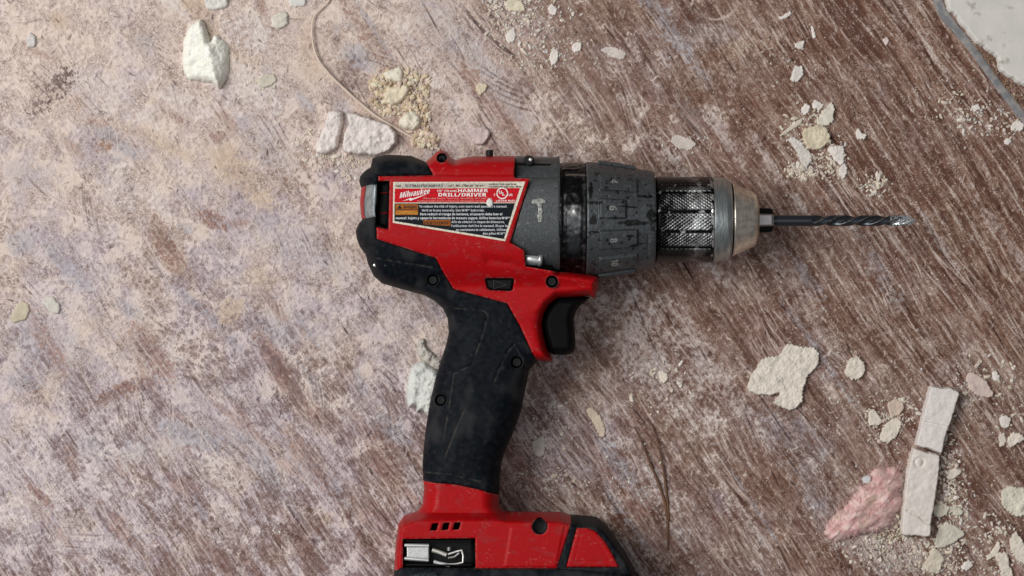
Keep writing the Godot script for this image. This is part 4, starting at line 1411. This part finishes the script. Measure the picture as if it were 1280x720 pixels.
func crumbs(called: String, label: String, category: String, spots: Array, n: int, size: Vector2, colors: Array, sd: int, pile := 0.0) -> void:
	var r := RandomNumberGenerator.new()
	r.seed = sd
	var shapes := []
	for k in 6:
		var m := shard(100 + k, 0.55)
		shapes.append(m.surface_get_arrays(0)[Mesh.ARRAY_VERTEX])
	var c0 := spot(spots[0][0], spots[0][1], 0)
	begin()
	for i in n:
		var s: Array = spots[r.randi() % spots.size()]
		var rad := sqrt(r.randf())
		var an := r.randf() * TAU
		var c := spot(s[0] + cos(an) * rad * s[2], s[1] + sin(an) * rad * s[3], 0)
		var sz := r.randf_range(size.x, size.y) * (0.6 + 0.8 * pow(r.randf(), 2.0))
		var b := Basis.from_euler(Vector3(r.randf_range(-0.4, 0.4), r.randf() * TAU, r.randf_range(-0.4, 0.4)), EULER_ORDER_YXZ) * Basis.from_scale(Vector3(sz * r.randf_range(0.8, 1.7), sz * r.randf_range(0.5, 1.0), sz))
		var lift := pile * pow(1.0 - rad, 1.0) * r.randf()
		var col: Color = colors[r.randi() % colors.size()]
		col = col.lerp(col * 0.8, r.randf())
		col.a = 1.0
		var verts: PackedVector3Array = shapes[r.randi() % 6]
		for v in verts:
			V.append(b * (v * 1000.0) + Vector3(c.x - c0.x, lift, c.y - c0.y))
			C.append(col)
	I = PackedInt32Array(range(V.size()))
	var o := part(called, finish(), M.crumb, self)
	o.position = Vector3(c0.x, 0, c0.y) * 0.001
	o.set_meta("kind", "stuff")
	tag(o, label, category)

func build_debris() -> void:
	var t0 := Time.get_ticks_msec()
	var white := Color(0.74, 0.71, 0.66)
	var cream := Color(0.70, 0.655, 0.565)
	var pink := Color(0.66, 0.57, 0.53)
	# the chunk of white foam, ridged down its middle
	var r1 := spot(255, 26, 6)
	var r2 := spot(271, 108, 6)
	var ridge := func(q: Vector2, _d: float) -> float:
		var side := (r2 - r1).normalized().cross(q - r1)
		return (-0.75 * maxf(0.0, -side) if side < 0.0 else -0.30 * side) + 0.0
	flake("foam_chunk", "large white foam chunk with a yellowish right face, upper left", "foam", [240, 31, 252, 24, 257, 32, 263, 53, 268, 44, 276, 47, 287, 60, 286, 90, 280, 105, 274, 112, 266, 105, 250, 102, 234, 98, 228, 80, 229, 55, 234, 38], 9.5, Color(0.88, 0.86, 0.80), M.foam, {"edge": 4.0, "shape": ridge, "rag": 0.25, "lump": 0.14, "second": Color(0.80, 0.79, 0.68)})
	flake("foam_scrap", "small white foam scrap at the top edge above the large foam chunk", "foam", [255, -8, 285, -8, 285, 8, 272, 13, 258, 11], 3.0, white, M.foam, {"edge": 1.5})
	flake("foam_scrap", "ragged pale scrap lying between the large foam chunk and the long splinter", "foam", [338, 24, 344, 16, 358, 16, 361, 29, 353, 36, 341, 34], 2.2, cream, M.foam, {"edge": 1.4, "rag": 0.5})
	flake("foam_scrap", "thin white scrap at the top edge left of the long splinter's end", "foam", [361, -6, 382, -6, 382, 8, 364, 9], 1.6, white, M.foam, {"edge": 1.0})
	flake("plaster_crumb", "single rounded white crumb near the upper left corner", "plaster crumb", [32, 50, 38, 40, 46, 45, 44, 58, 35, 59], 2.2, Color(0.66, 0.62, 0.59), M.plaster)
	flake("plaster_crumb", "pale crumb below the large foam chunk", "plaster crumb", [322, 100, 333, 92, 344, 92, 346, 102, 334, 109, 324, 108], 1.5, Color(0.66, 0.60, 0.50), M.plaster)
	flake("plaster_crumb", "white crumb with a tan side at the left edge, right one of a pair", "plaster crumb", [52, 374, 66, 371, 74, 380, 73, 393, 62, 389], 1.8, Color(0.68, 0.64, 0.58), M.plaster)
	flake("plaster_crumb", "yellowish crumb at the left edge, left one of a pair", "plaster crumb", [12, 397, 22, 380, 33, 377, 37, 388, 32, 400, 18, 404], 1.4, Color(0.60, 0.52, 0.40), M.plaster)
	# broken plaster lump behind the drill
	flake("plaster_lump", "large pinkish plaster lump above the drill's rear end", "plaster", [433, 142, 446, 142, 470, 150, 488, 158, 497, 168, 495, 180, 486, 189, 470, 194, 446, 193, 431, 190, 430, 170, 435, 156], 7.0, Color(0.82, 0.74, 0.70), M.plaster, {"edge": 1.3, "lump": 0.22, "rag": 0.45, "tilt": Vector2(-0.06, -0.03)})
	flake("plaster_lump", "narrow plaster lump leaning on the large lump's left side", "plaster", [409, 143, 418, 137, 429, 140, 428, 150, 426, 165, 421, 185, 411, 192, 396, 192, 394, 183, 402, 165], 5.5, Color(0.80, 0.72, 0.68), M.plaster, {"edge": 1.8, "lump": 0.35})
	flake("plaster_lump", "cracked pinkish plaster chip above the drill's red housing", "plaster", [583, 164, 590, 159, 606, 157, 612, 165, 609, 176, 603, 182, 591, 180, 587, 172], 3.0, Color(0.66, 0.54, 0.52), M.plaster, {"edge": 1.0})
	# the heap of yellowish crumbs with larger pieces
	crumbs("crumb_heap", "heap of yellowish foam crumbs beside the long splinter", "foam crumbs", [[512, 120, 26, 30], [500, 105, 40, 20], [520, 145, 18, 26], [490, 125, 26, 18], [532, 175, 18, 10]], 850, Vector2(1.0, 3.4), [Color(0.72, 0.60, 0.42), Color(0.78, 0.70, 0.54), Color(0.60, 0.46, 0.31), Color(0.70, 0.55, 0.44)], 5, 2.5)
	flake("foam_piece", "smooth white foam piece at the lower end of the crumb heap", "foam", [499, 150, 505, 141, 518, 138, 526, 147, 526, 159, 517, 165, 506, 162, 498, 157], 5.0, Color(0.80, 0.73, 0.60), M.foam, {"edge": 2.5})
	flake("foam_piece", "wedge shaped white foam piece at the top of the crumb heap", "foam", [478, 92, 490, 87, 500, 84, 504, 90, 503, 103, 491, 103, 482, 98], 4.0, Color(0.80, 0.73, 0.60), M.foam, {"edge": 1.8})
	flake("foam_piece", "pale flat foam piece in the middle of the crumb heap", "foam", [478, 118, 492, 108, 508, 106, 512, 118, 500, 130, 486, 131], 4.4, Color(0.78, 0.68, 0.52), M.foam, {"edge": 2.0, "rag": 0.5})
	# foam squeezed beside the grip
	flake("foam_lump", "big white foam lump touching the left side of the black grip", "foam", [511, 470, 514, 459, 522, 452, 530, 451, 538, 457, 546, 462, 552, 470, 546, 505, 538, 522, 528, 513, 521, 516, 520, 507, 511, 510, 508, 497, 509, 484], 8.0, Color(0.72, 0.72, 0.68), M.foam, {"edge": 4.0, "lump": 0.25, "rag": 0.1})
	flake("foam_lump", "grey knobbly foam lump above the big one beside the grip", "foam", [521, 432, 524, 424, 531, 423, 532, 432, 537, 437, 546, 445, 554, 448, 550, 462, 540, 460, 530, 452, 523, 446], 6.0, Color(0.55, 0.51, 0.46), M.foam, {"edge": 3.0, "lump": 0.6, "rag": 0.12})
	# splinter
	var path := PackedVector3Array()
	for q in [[416, -6], [407, 6], [393, 20], [390, 40], [393, 62], [400, 78], [412, 93], [425, 106], [440, 120], [455, 133], [470, 145], [488, 156], [505, 166], [522, 175], [540, 183], [553, 188]]:
		var p := spot(q[0], q[1], 1.5)
		path.append(Vector3(p.x, 1.1 + 1.3 * sin(q[1] * 0.021), p.y))
	var smooth_path := PackedVector3Array()
	for i in path.size() - 1:
		for k in 3:
			smooth_path.append(path[i].cubic_interpolate(path[i + 1], path[maxi(i - 1, 0)], path[mini(i + 2, path.size() - 1)], k / 3.0))
	var radii := []
	var r0 := RandomNumberGenerator.new()
	r0.seed = 3
	for i in smooth_path.size():
		radii.append((0.38 + 0.42 * smoothstep(0, 25, i)) * r0.randf_range(0.75, 1.15))
	begin()
	tube(smooth_path, radii, 7, Color(0.66, 0.54, 0.45))
	var o := part("splinter", finish(PackedVector3Array(), smooth_path[0] * Vector3(0.001, 0, 0.001)), M.wood, self)
	o.position = smooth_path[0] * Vector3(0.001, 0, 0.001)
	tag(o, "long thin curved tan splinter above the drill's rear end", "splinter")
	# pair of brown needles
	begin()
	for nd in [[[792, 533, 800, 548, 812, 578, 824, 606, 832, 630, 835, 655, 835, 687], 0.75], [[815, 530, 822, 552, 828, 580, 832, 606, 835, 632, 836, 652], 0.7]]:
		var pp := PackedVector3Array()
		for i in range(0, nd[0].size(), 2):
			var p := spot(nd[0][i], nd[0][i + 1], 1.0)
			pp.append(Vector3(p.x, 0.85 + 0.9 * sin(i * 0.5), p.y))
		tube(pp, [0.25, 0.35, nd[1] * 0.75, nd[1] * 0.95, nd[1] * 0.95, 0.7, 0.4], 6, Color(0.15, 0.08, 0.05), false)
	var nb := spot(835, 655, 0)
	o = part("dry_needle", finish(PackedVector3Array(), Vector3(nb.x, 0, nb.y) * 0.001), M.wood, self)
	o.position = Vector3(nb.x, 0, nb.y) * 0.001
	tag(o, "forked dry brown needle on the floor right of the battery foot", "needle")

	# the white sheet in the corner, its grey edging
	var sheet_poly := rough(flat_poly([1190, -40, 1183, 12, 1190, 16, 1198, 29, 1217, 52, 1230, 62, 1245, 73, 1248, 89, 1258, 95, 1268, 102, 1280, 109, 1320, 132, 1420, 150, 1420, -60]), 0.4, 1.2, 9)
	o = part("plasterboard_sheet", relief(sheet_poly, [], func(p, d): return 4.0 * prof((d + 0.02) / 0.8) + 0.15 * N.md.get_noise_2d(p.x * 3.0, p.y * 3.0) if d > 0.001 else 0.0, func(p: Vector2, d, y): return Color(0.74, 0.70, 0.645).lerp(Color(0.67, 0.64, 0.60), clampf(0.5 + N.md.get_noise_2d(p.x * 3.0, p.y * 3.0), 0, 1)).lerp(Color(0.30, 0.27, 0.22), 0.6 * smoothstep(0.35, 0.6, N.wear.get_noise_2d(p.x * 0.5, p.y * 0.5 + 7.0))), 0.9), M.plaster, self)
	tag(o, "pale white sheet with a ragged edge in the upper right corner", "plasterboard")
	var strip := rough(flat_poly([1164, -12, 1176, -12, 1182, 10, 1199, 33, 1222, 61, 1238, 84, 1255, 107, 1282, 141, 1300, 166, 1290, 166, 1270, 143, 1246, 112, 1226, 84, 1212, 65, 1190, 39, 1172, 16]), 0.12, 1.5, 4)
	o = part("edging_strip", relief(strip, [], func(p, d): return 0.7 * prof((d + 0.02) / 1.2) if d > 0.001 else 0.0, func(p: Vector2, d, y): return Color(0.21, 0.21, 0.22).lerp(Color(0.34, 0.32, 0.30), clampf(0.4 + 1.4 * N.wear.get_noise_2d(p.x * 0.9, p.y * 0.9), 0, 1)), 0.6), M.plaster, self)
	tag(o, "narrow grey strip running beside the white sheet's edge", "strip")
	crumbs("sawdust", "brown sawdust lying between the grey strip and the white sheet", "sawdust", [[1222, 62, 7, 8], [1234, 74, 8, 8], [1245, 92, 8, 8], [1258, 106, 9, 8], [1272, 122, 9, 9], [1187, 6, 5, 9]], 420, Vector2(0.5, 1.1), [Color(0.34, 0.22, 0.14), Color(0.24, 0.14, 0.11), Color(0.42, 0.30, 0.20)], 8, 1.6)

	# plaster stick, broken in two
	var cr1 := flat_poly([1148, 527, 1160, 529, 1170, 531, 1184, 534])
	var cr2 := flat_poly([1132, 637, 1146, 644, 1152, 650, 1165, 655])
	flake("plaster_stick", "upper half of the broken pinkish white plaster stick", "plaster stick", [1162, 482, 1175, 484, 1186, 484, 1198, 490, 1196, 498, 1189, 520, 1180, 546, 1175, 566, 1160, 561, 1143, 556, 1146, 540, 1152, 515, 1158, 493], 7.5, Color(0.80, 0.735, 0.70), M.plaster, {"edge": 0.7, "lump": 0.06, "rag": 0.2, "shape": func(q, d): return -1.3 * exp(-pow(line_dist(q, cr1) / 0.35, 2.0)), "second": Color(0.77, 0.70, 0.665)})
	flake("plaster_stick", "lower half of the broken plaster stick, beside the pink fluff", "plaster stick", [1140, 559, 1156, 564, 1173, 568, 1172, 590, 1168, 620, 1163, 650, 1160, 670, 1142, 669, 1130, 669, 1124, 665, 1126, 640, 1130, 600, 1135, 575], 7.5, Color(0.80, 0.73, 0.68), M.plaster, {"edge": 0.7, "lump": 0.07, "rag": 0.2, "shape": func(q, d): return -1.4 * exp(-pow(line_dist(q, cr2) / 0.4, 2.0)) - 0.9 * exp(-pow((q.distance_to(spot(1147, 577, 0)) - 2.2) / 0.6, 2.0)), "second": Color(0.74, 0.665, 0.60)})
	# pink insulation
	var wool := thing("insulation_tuft", "pink fluffy insulation tuft beside the broken plaster stick", "insulation", Vector3(spot(1080, 635, 0).x, 0, spot(1080, 635, 0).y) * 0.001)
	var wc := spot(1080, 635, 0)
	var wpoly := rough(flat_poly([1031, 668, 1033, 655, 1045, 641, 1060, 626, 1075, 613, 1089, 601, 1090, 589, 1104, 584, 1119, 583, 1126, 591, 1127, 604, 1123, 615, 1127, 626, 1119, 641, 1111, 655, 1095, 664, 1070, 671, 1045, 675]), 0.7, 0.8, 31)
	var wool_h := func(q: Vector2, d: float) -> float:
		return (6.0 + 2.6 * N.wear.get_noise_2d((q.x * 0.75 - q.y * 0.66) * 0.22, (q.x * 0.66 + q.y * 0.75) * 0.55) + 0.5 * N.wear.get_noise_2d((q.x * 0.75 - q.y * 0.66) * 0.5, (q.x * 0.66 + q.y * 0.75) * 1.7)) * prof((d + 0.05) / 7.0) + 0.12 * N.hair.get_noise_2d(q.x, q.y) if d > 0.001 else 0.0
	var wool_c := func(q: Vector2, d: float, _y: float) -> Color:
		var w: float = N.wear.get_noise_2d(q.x * 0.8 + 3.0, q.y * 0.8)
		return Color(0.66, 0.37, 0.36).lerp(Color(0.78, 0.58, 0.54), clampf(0.5 + 1.3 * w, 0, 1)).lerp(Color(0.55, 0.42, 0.30), 0.7 * smoothstep(0.2, 0.5, N.wear.get_noise_2d(q.x * 0.5, q.y * 0.5 + 77.0)))
	part("wool_mass", relief(wpoly, [], wool_h, wool_c, 0.45, func(_q, _d): return 0.0, wool.position), M.fluff, wool)
	begin()
	var r := RandomNumberGenerator.new()
	r.seed = 41
	for i in 2200:
		var q := spot(r.randf_range(1028, 1130), r.randf_range(580, 678), 0)
		var din := poly_dist(q, wpoly)
		var inside := within(q, wpoly)
		if not inside and din > 1.6:
			continue
		var h: float = wool_h.call(q, din) if inside else 0.6
		var an := r.randfn(-0.75, 0.8)
		var pp := PackedVector3Array()
		var p := Vector3(q.x, h - 0.1, q.y)
		for k in 6:
			pp.append(p)
			an += r.randfn(0.0, 0.35)
			p += Vector3(cos(an) * 0.8, r.randf_range(-0.1, 0.22), sin(an) * 0.8)
			p.y = maxf(0.15, p.y)
		var cc := Color(0.70, 0.44, 0.42).lerp(Color(0.82, 0.69, 0.64), r.randf())
		tube(pp, [0.06], 3, cc, false)
	var fib := part("fibre", finish(PackedVector3Array(), wool.position), M.fluff, wool)
	fib.set_meta("kind", "stuff")
	flake("plaster_crumb", "small bluish white crumb touching the pink insulation's upper edge", "plaster crumb", [1078, 597, 1084, 594, 1089, 597, 1088, 604, 1080, 604], 2.6, Color(0.66, 0.68, 0.68), M.plaster)
	crumbs("foam_crumbs", "cream crumbs spilled on the pink insulation's right end", "foam crumbs", [[1110, 622, 16, 10], [1122, 640, 9, 14], [1118, 665, 12, 8], [1105, 672, 14, 5], [1124, 600, 6, 14]], 130, Vector2(1.0, 2.4), [Color(0.66, 0.58, 0.44), Color(0.68, 0.63, 0.50), Color(0.6, 0.46, 0.34)], 61, 4.0)
	# flakes
	var list := [
		["large cream paint flake right of the grip, lobed and flat", [938, 484, 941, 475, 955, 450, 975, 446, 985, 434, 1000, 437, 1014, 438, 1021, 446, 1019, 458, 1008, 472, 1002, 485, 1000, 500, 988, 510, 975, 506, 968, 500, 975, 490, 965, 492, 950, 491], 3.0, Color(0.70, 0.66, 0.58)],
		["rounded cream flake just right of the large lobed cream flake", [1057, 465, 1060, 452, 1070, 445, 1078, 450, 1081, 462, 1075, 473, 1066, 475, 1058, 470], 2.6, cream],
		["tan edged flake in the cluster above the stick's middle, topmost", [1110, 505, 1118, 499, 1128, 502, 1129, 512, 1122, 520, 1112, 518], 2.0, Color(0.60, 0.50, 0.42)],
		["cream flake in the cluster left of the stick, leftmost", [1085, 522, 1089, 512, 1097, 517, 1104, 528, 1094, 533, 1086, 532], 2.0, cream],
		["cream flake in the cluster left of the stick, lowest", [1098, 546, 1108, 531, 1120, 523, 1126, 527, 1123, 540, 1112, 553, 1102, 552], 2.2, cream],
		["cream flake lying diagonally right of the black grip", [733, 513, 740, 510, 750, 520, 757, 532, 756, 547, 749, 546, 742, 530], 1.4, Color(0.66, 0.57, 0.45)],
		["pale grey flake close to the right side of the grip's lower half", [665, 552, 672, 547, 680, 542, 682, 560, 676, 572, 667, 566], 1.4, Color(0.60, 0.57, 0.52)],
		["small cream flake between the trigger and the large lobed flake", [824, 466, 829, 463, 835, 469, 834, 476, 828, 479], 1.2, cream],
		["long pale flake, leftmost of the ragged cluster above the bit", [976, 168, 989, 156, 1001, 149, 1000, 157, 990, 164, 979, 171], 1.4, Color(0.62, 0.58, 0.48)],
		["pale flake at the upper left of the ragged cluster above the bit", [1001, 137, 1006, 130, 1012, 132, 1011, 139, 1006, 143], 1.4, white],
		["white flake at the very top of the ragged cluster above the bit", [1015, 135, 1018, 125, 1024, 127, 1031, 131, 1024, 137], 1.4, white],
		["long white flake at the upper right of the ragged cluster above the bit", [1023, 155, 1030, 137, 1039, 128, 1043, 135, 1040, 152, 1032, 156], 2.2, Color(0.66, 0.66, 0.56)],
		["yellow crumbly lump in the middle of the ragged cluster above the bit", [1006, 164, 1021, 157, 1030, 160, 1036, 170, 1038, 180, 1032, 180, 1028, 184, 1018, 186, 1012, 184, 1007, 178], 3.0, Color(0.64, 0.58, 0.44)],
		["large white flake at the lower left of the ragged cluster above the bit", [988, 176, 993, 173, 1003, 180, 1012, 190, 1014, 199, 1009, 206, 1008, 211, 1002, 203, 995, 190], 2.0, Color(0.64, 0.66, 0.58)],
		["white flake at the lower right of the ragged cluster above the bit", [1035, 187, 1044, 182, 1054, 183, 1055, 194, 1051, 205, 1045, 202, 1039, 194], 2.2, white],
		["small white flake, lowest of the ragged cluster above the bit", [1049, 213, 1055, 205, 1058, 215, 1055, 222, 1049, 219], 1.4, white],
		["triangular white flake right of the ragged cluster above the bit", [1069, 167, 1073, 160, 1078, 166, 1084, 168, 1081, 174, 1071, 174], 1.8, Color(0.72, 0.70, 0.64)],
		["tiny oval white flake above the bit's tip", [1094, 217, 1097, 213, 1100, 217, 1099, 222, 1095, 222], 1.2, white],
		["white flake near the top edge above the ragged cluster, upper of two", [994, 56, 999, 51, 1006, 50, 1005, 59, 998, 62], 1.6, white],
		["white flake near the top edge above the ragged cluster, lower of two", [987, 98, 994, 82, 1004, 83, 1003, 94, 996, 102, 989, 102], 2.0, Color(0.72, 0.71, 0.69)],
		["pinkish crumb patch right of the plaster stick's upper end", [1207, 471, 1215, 467, 1230, 475, 1242, 490, 1240, 497, 1225, 497, 1212, 487], 1.4, Color(0.62, 0.52, 0.47)],
		["small white flake above the pinkish crumb patch at the right edge", [1240, 465, 1246, 463, 1250, 470, 1247, 478, 1240, 475], 1.4, white],
		["pale flake right of the plaster stick's middle, left one of three", [1250, 523, 1258, 518, 1264, 524, 1261, 534, 1252, 534], 1.8, white],
		["narrow cream flake at the right edge beside the broad one", [1248, 545, 1256, 541, 1257, 553, 1250, 558], 1.8, cream],
		["broad cream flake at the right edge below the pale one", [1258, 549, 1265, 539, 1278, 543, 1281, 550, 1270, 556, 1262, 559], 2.2, cream],
		["big rounded white flake cut by the right edge", [1250, 620, 1253, 612, 1262, 607, 1275, 609, 1288, 612, 1290, 640, 1272, 647, 1262, 640, 1252, 632], 3.2, Color(0.66, 0.66, 0.54)],
		["angular pale flake at the bottom edge below the plaster stick", [1152, 709, 1160, 698, 1166, 684, 1175, 688, 1180, 701, 1173, 717, 1160, 716], 2.2, Color(0.62, 0.57, 0.47)],
		["slim cream flake in the lower right corner, leftmost of three", [1232, 698, 1241, 686, 1248, 676, 1250, 684, 1243, 695, 1236, 701], 1.6, cream],
		["long cream flake in the lower right corner, middle of three", [1244, 693, 1257, 690, 1263, 705, 1267, 728, 1256, 728, 1248, 710], 2.0, cream],
		["broad cream flake in the lower right corner, rightmost of three", [1262, 675, 1270, 665, 1280, 678, 1284, 705, 1272, 702, 1264, 690], 2.2, cream],
		["cream flake at the right side of the stick's foot, upper of three", [1165, 634, 1176, 629, 1188, 633, 1182, 643, 1170, 645], 2.0, Color(0.62, 0.60, 0.50)],
		["cream flake at the right side of the stick's foot, middle of three", [1186, 634, 1200, 634, 1205, 641, 1195, 645], 1.6, Color(0.60, 0.58, 0.48)],
		["cream flake at the right side of the stick's foot, lowest of three", [1172, 662, 1184, 652, 1199, 660, 1206, 668, 1192, 680, 1174, 685, 1168, 678], 2.0, Color(0.60, 0.58, 0.49)],
		["small cream flake right of the stick's crack", [1183, 597, 1190, 586, 1202, 588, 1200, 593, 1190, 600], 1.6, cream],
		["white flake among the top edge flecks, large leftmost one", [630, 4, 640, -2, 652, 2, 656, 13, 642, 16, 633, 12], 1.6, Color(0.66, 0.62, 0.48)],
		["white flake among the top edge flecks, narrow lower left one", [632, 46, 638, 36, 645, 40, 644, 52, 636, 55], 1.4, white],
		["white flake among the top edge flecks, upper right one", [684, 10, 690, 4, 698, 10, 694, 20, 686, 18], 1.4, white],
		["white flake among the top edge flecks, lower right one", [686, 72, 692, 61, 698, 66, 698, 78, 690, 83], 1.6, white],
		["white flake among the top edge flecks, far right one", [715, 57, 722, 52, 728, 56, 726, 65, 717, 65], 1.6, white],
		["yellowish flake between the crumb heap and the top edge flecks", [595, 107, 602, 104, 609, 107, 606, 116, 599, 118], 1.8, Color(0.62, 0.56, 0.42)],
		["white flake on the floor left of the ring scrape at the top", [751, 63, 760, 57, 776, 60, 784, 67, 778, 75, 764, 72], 1.0, Color(0.62, 0.57, 0.53)],
		["pale flake above the chuck's knurled sleeve", [838, 176, 848, 168, 862, 172, 870, 180, 862, 188, 846, 186], 1.0, Color(0.60, 0.55, 0.50)],
		["narrow white sliver near the top edge, right of the ring scrape", [974, 22, 986, 15, 991, 17, 978, 24], 0.9, white],
		["upright white sliver near the top edge, below the slanted one", [1013, 34, 1017, 33, 1020, 47, 1016, 48], 0.9, white],
		["pinkish white crumb in the brown area near the top edge", [1104, 50, 1109, 45, 1112, 50, 1108, 57], 1.2, Color(0.68, 0.58, 0.56)],
		["white flake right of the brown area below the grey strip, left one", [1214, 133, 1222, 129, 1226, 136, 1218, 140], 1.2, white],
		["white flake below the grey strip's lower end", [1262, 158, 1270, 150, 1280, 154, 1278, 163, 1266, 164], 1.4, white],
		["small pale flake right of the bit above the right edge's middle", [1254, 176, 1262, 172, 1265, 178, 1258, 182], 1.2, white],
		["pale curled flake left of the bottom edge flakes", [1200, 709, 1210, 700, 1216, 706, 1208, 714], 1.2, white],
	]
	for e in list:
		if "ragged cluster" in e[0] and e[0].begins_with("l") or "lobed and flat" in e[0] or "ragged cluster above the bit" in e[0]:
			var mx := 0.0
			var my := 0.0
			var pts: Array = e[1]
			for i in range(0, pts.size(), 2):
				mx += pts[i] * 2.0 / pts.size()
				my += pts[i + 1] * 2.0 / pts.size()
			for i in range(0, pts.size(), 2):
				pts[i] = mx + (pts[i] - mx) * 1.1
				pts[i + 1] = my + (pts[i + 1] - my) * 1.1
		flake("paint_flake", e[0], "flake", e[1], e[2] * 0.95, Color(e[3].r * 1.16, minf(e[3].g * 1.11, e[3].r * 1.16 * 0.935), minf(e[3].b * 1.10, e[3].r * 1.16 * 0.87)), M.plaster, {"rag": 0.42, "step": 0.38, "lump": 0.42, "edge": 0.4, "cell": 0.4, "group": "pale flakes scattered on the floor"})
	var pales := [Color(0.77, 0.69, 0.58), Color(0.80, 0.73, 0.66), Color(0.70, 0.58, 0.50), Color(0.74, 0.65, 0.52)]
	for e in [
		["pale crumbs in the ragged cluster above the bit", [[1010, 165, 34, 40], [1035, 205, 24, 20], [1000, 215, 20, 12], [1018, 165, 20, 30]], 190],
		["small white crumbs above the bit's tip", [[1094, 236, 14, 12], [1100, 228, 10, 10]], 34],
		["cream crumbs between the stick's upper half and the lone flakes", [[1108, 526, 28, 30], [1130, 515, 20, 20]], 60],
		["cream crumbs along the right side of the plaster stick", [[1186, 570, 14, 34], [1182, 615, 16, 26], [1192, 650, 22, 40]], 130],
		["pale crumbs at the bottom edge below the insulation", [[1110, 690, 56, 24], [1175, 700, 40, 20]], 130],
		["cream crumbs in the lower right corner", [[1250, 690, 34, 34], [1235, 660, 20, 20]], 60],
		["white flecks scattered at the top edge", [[665, 40, 60, 46], [640, 14, 34, 22]], 130],
		["crumbs below the grey strip at the right", [[1225, 150, 44, 20], [1195, 128, 30, 24], [1268, 160, 18, 14]], 70],
		["crumbs around the pinkish patch at the right edge", [[1235, 470, 40, 34], [1262, 520, 24, 40]], 40],
		["dusty crumbs on the floor right of the grip", [[690, 535, 30, 34], [680, 600, 40, 20], [825, 480, 40, 40]], 80],
		["crumbs under the broken plaster lumps", [[420, 200, 44, 10], [390, 180, 24, 24], [440, 215, 20, 16]], 80]]:
		crumbs("crumbs", e[0], "crumbs", e[1], int(e[2] * 1.6), Vector2(0.7, 2.6), pales, 900 + e[2] + int(e[1][0][0]))
	print("debris ms ", Time.get_ticks_msec() - t0)

func build_grit() -> void:
	var r := RandomNumberGenerator.new()
	r.seed = 501
	var tones := [Color(0.68, 0.62, 0.55), Color(0.70, 0.66, 0.58), Color(0.60, 0.52, 0.47), Color(0.62, 0.54, 0.42), Color(0.66, 0.63, 0.60)]
	var clumps := [[1015, 190, 34, 30, 150], [1045, 205, 22, 26, 90], [1105, 520, 30, 34, 170], [1185, 600, 18, 60, 220], [1190, 650, 24, 40, 220], [1110, 680, 60, 34, 420], [1180, 700, 34, 22, 160], [1250, 690, 34, 34, 120], [660, 40, 60, 50, 420], [640, 20, 40, 30, 160], [690, 70, 40, 26, 160], [1090, 235, 20, 16, 90], [985, 80, 26, 24, 90], [1220, 150, 46, 22, 150], [1200, 125, 40, 30, 110], [1220, 480, 34, 24, 130], [510, 130, 50, 50, 300], [420, 195, 50, 16, 160], [680, 530, 34, 40, 170], [690, 600, 40, 22, 140], [790, 600, 40, 40, 90], [530, 470, 34, 50, 160], [335, 100, 30, 20, 100], [300, 50, 60, 40, 80], [60, 390, 50, 24, 80], [340, 660, 14, 12, 40], [60, 620, 60, 40, 60], [1160, 520, 60, 60, 160], [1050, 470, 60, 50, 80], [440, 230, 30, 60, 90], [850, 180, 40, 16, 120]]
	var places := []
	for c in clumps:
		for i in int(c[4] * 0.8):
			places.append([r.randfn(c[0], c[2] * 0.6), r.randfn(c[1], c[3] * 0.6), 0.4 + 1.5 * pow(r.randf(), 2.4)])
	for i in 5200:
		places.append([r.randf_range(-120, 1400), r.randf_range(-70, 790), 0.3 + 0.8 * pow(r.randf(), 3.0)])
	var mm := MultiMesh.new()
	mm.transform_format = MultiMesh.TRANSFORM_3D
	mm.use_colors = true
	mm.mesh = shard(7, 0.6)
	mm.instance_count = places.size()
	for i in places.size():
		var p := spot(places[i][0], places[i][1], 0)
		var s: float = places[i][2]
		var b := Basis(Vector3.UP, r.randf() * TAU) * Basis.from_scale(Vector3(s * r.randf_range(0.8, 1.5), s * r.randf_range(0.4, 0.9), s))
		mm.set_instance_transform(i, Transform3D(b, Vector3(p.x, 0.0, p.y) * 0.001))
		var c: Color = tones[r.randi() % tones.size()]
		mm.set_instance_color(i, c.lerp(Color(c.r * 0.75, c.g * 0.75, c.b * 0.75), r.randf()))
	var o := MultiMeshInstance3D.new()
	o.multimesh = mm
	o.material_override = M.crumb
	o.name = "grit"
	add_child(o)
	o.set_meta("kind", "stuff")
	tag(o, "fine pale grit and dust crumbs scattered over the whole floor", "grit")
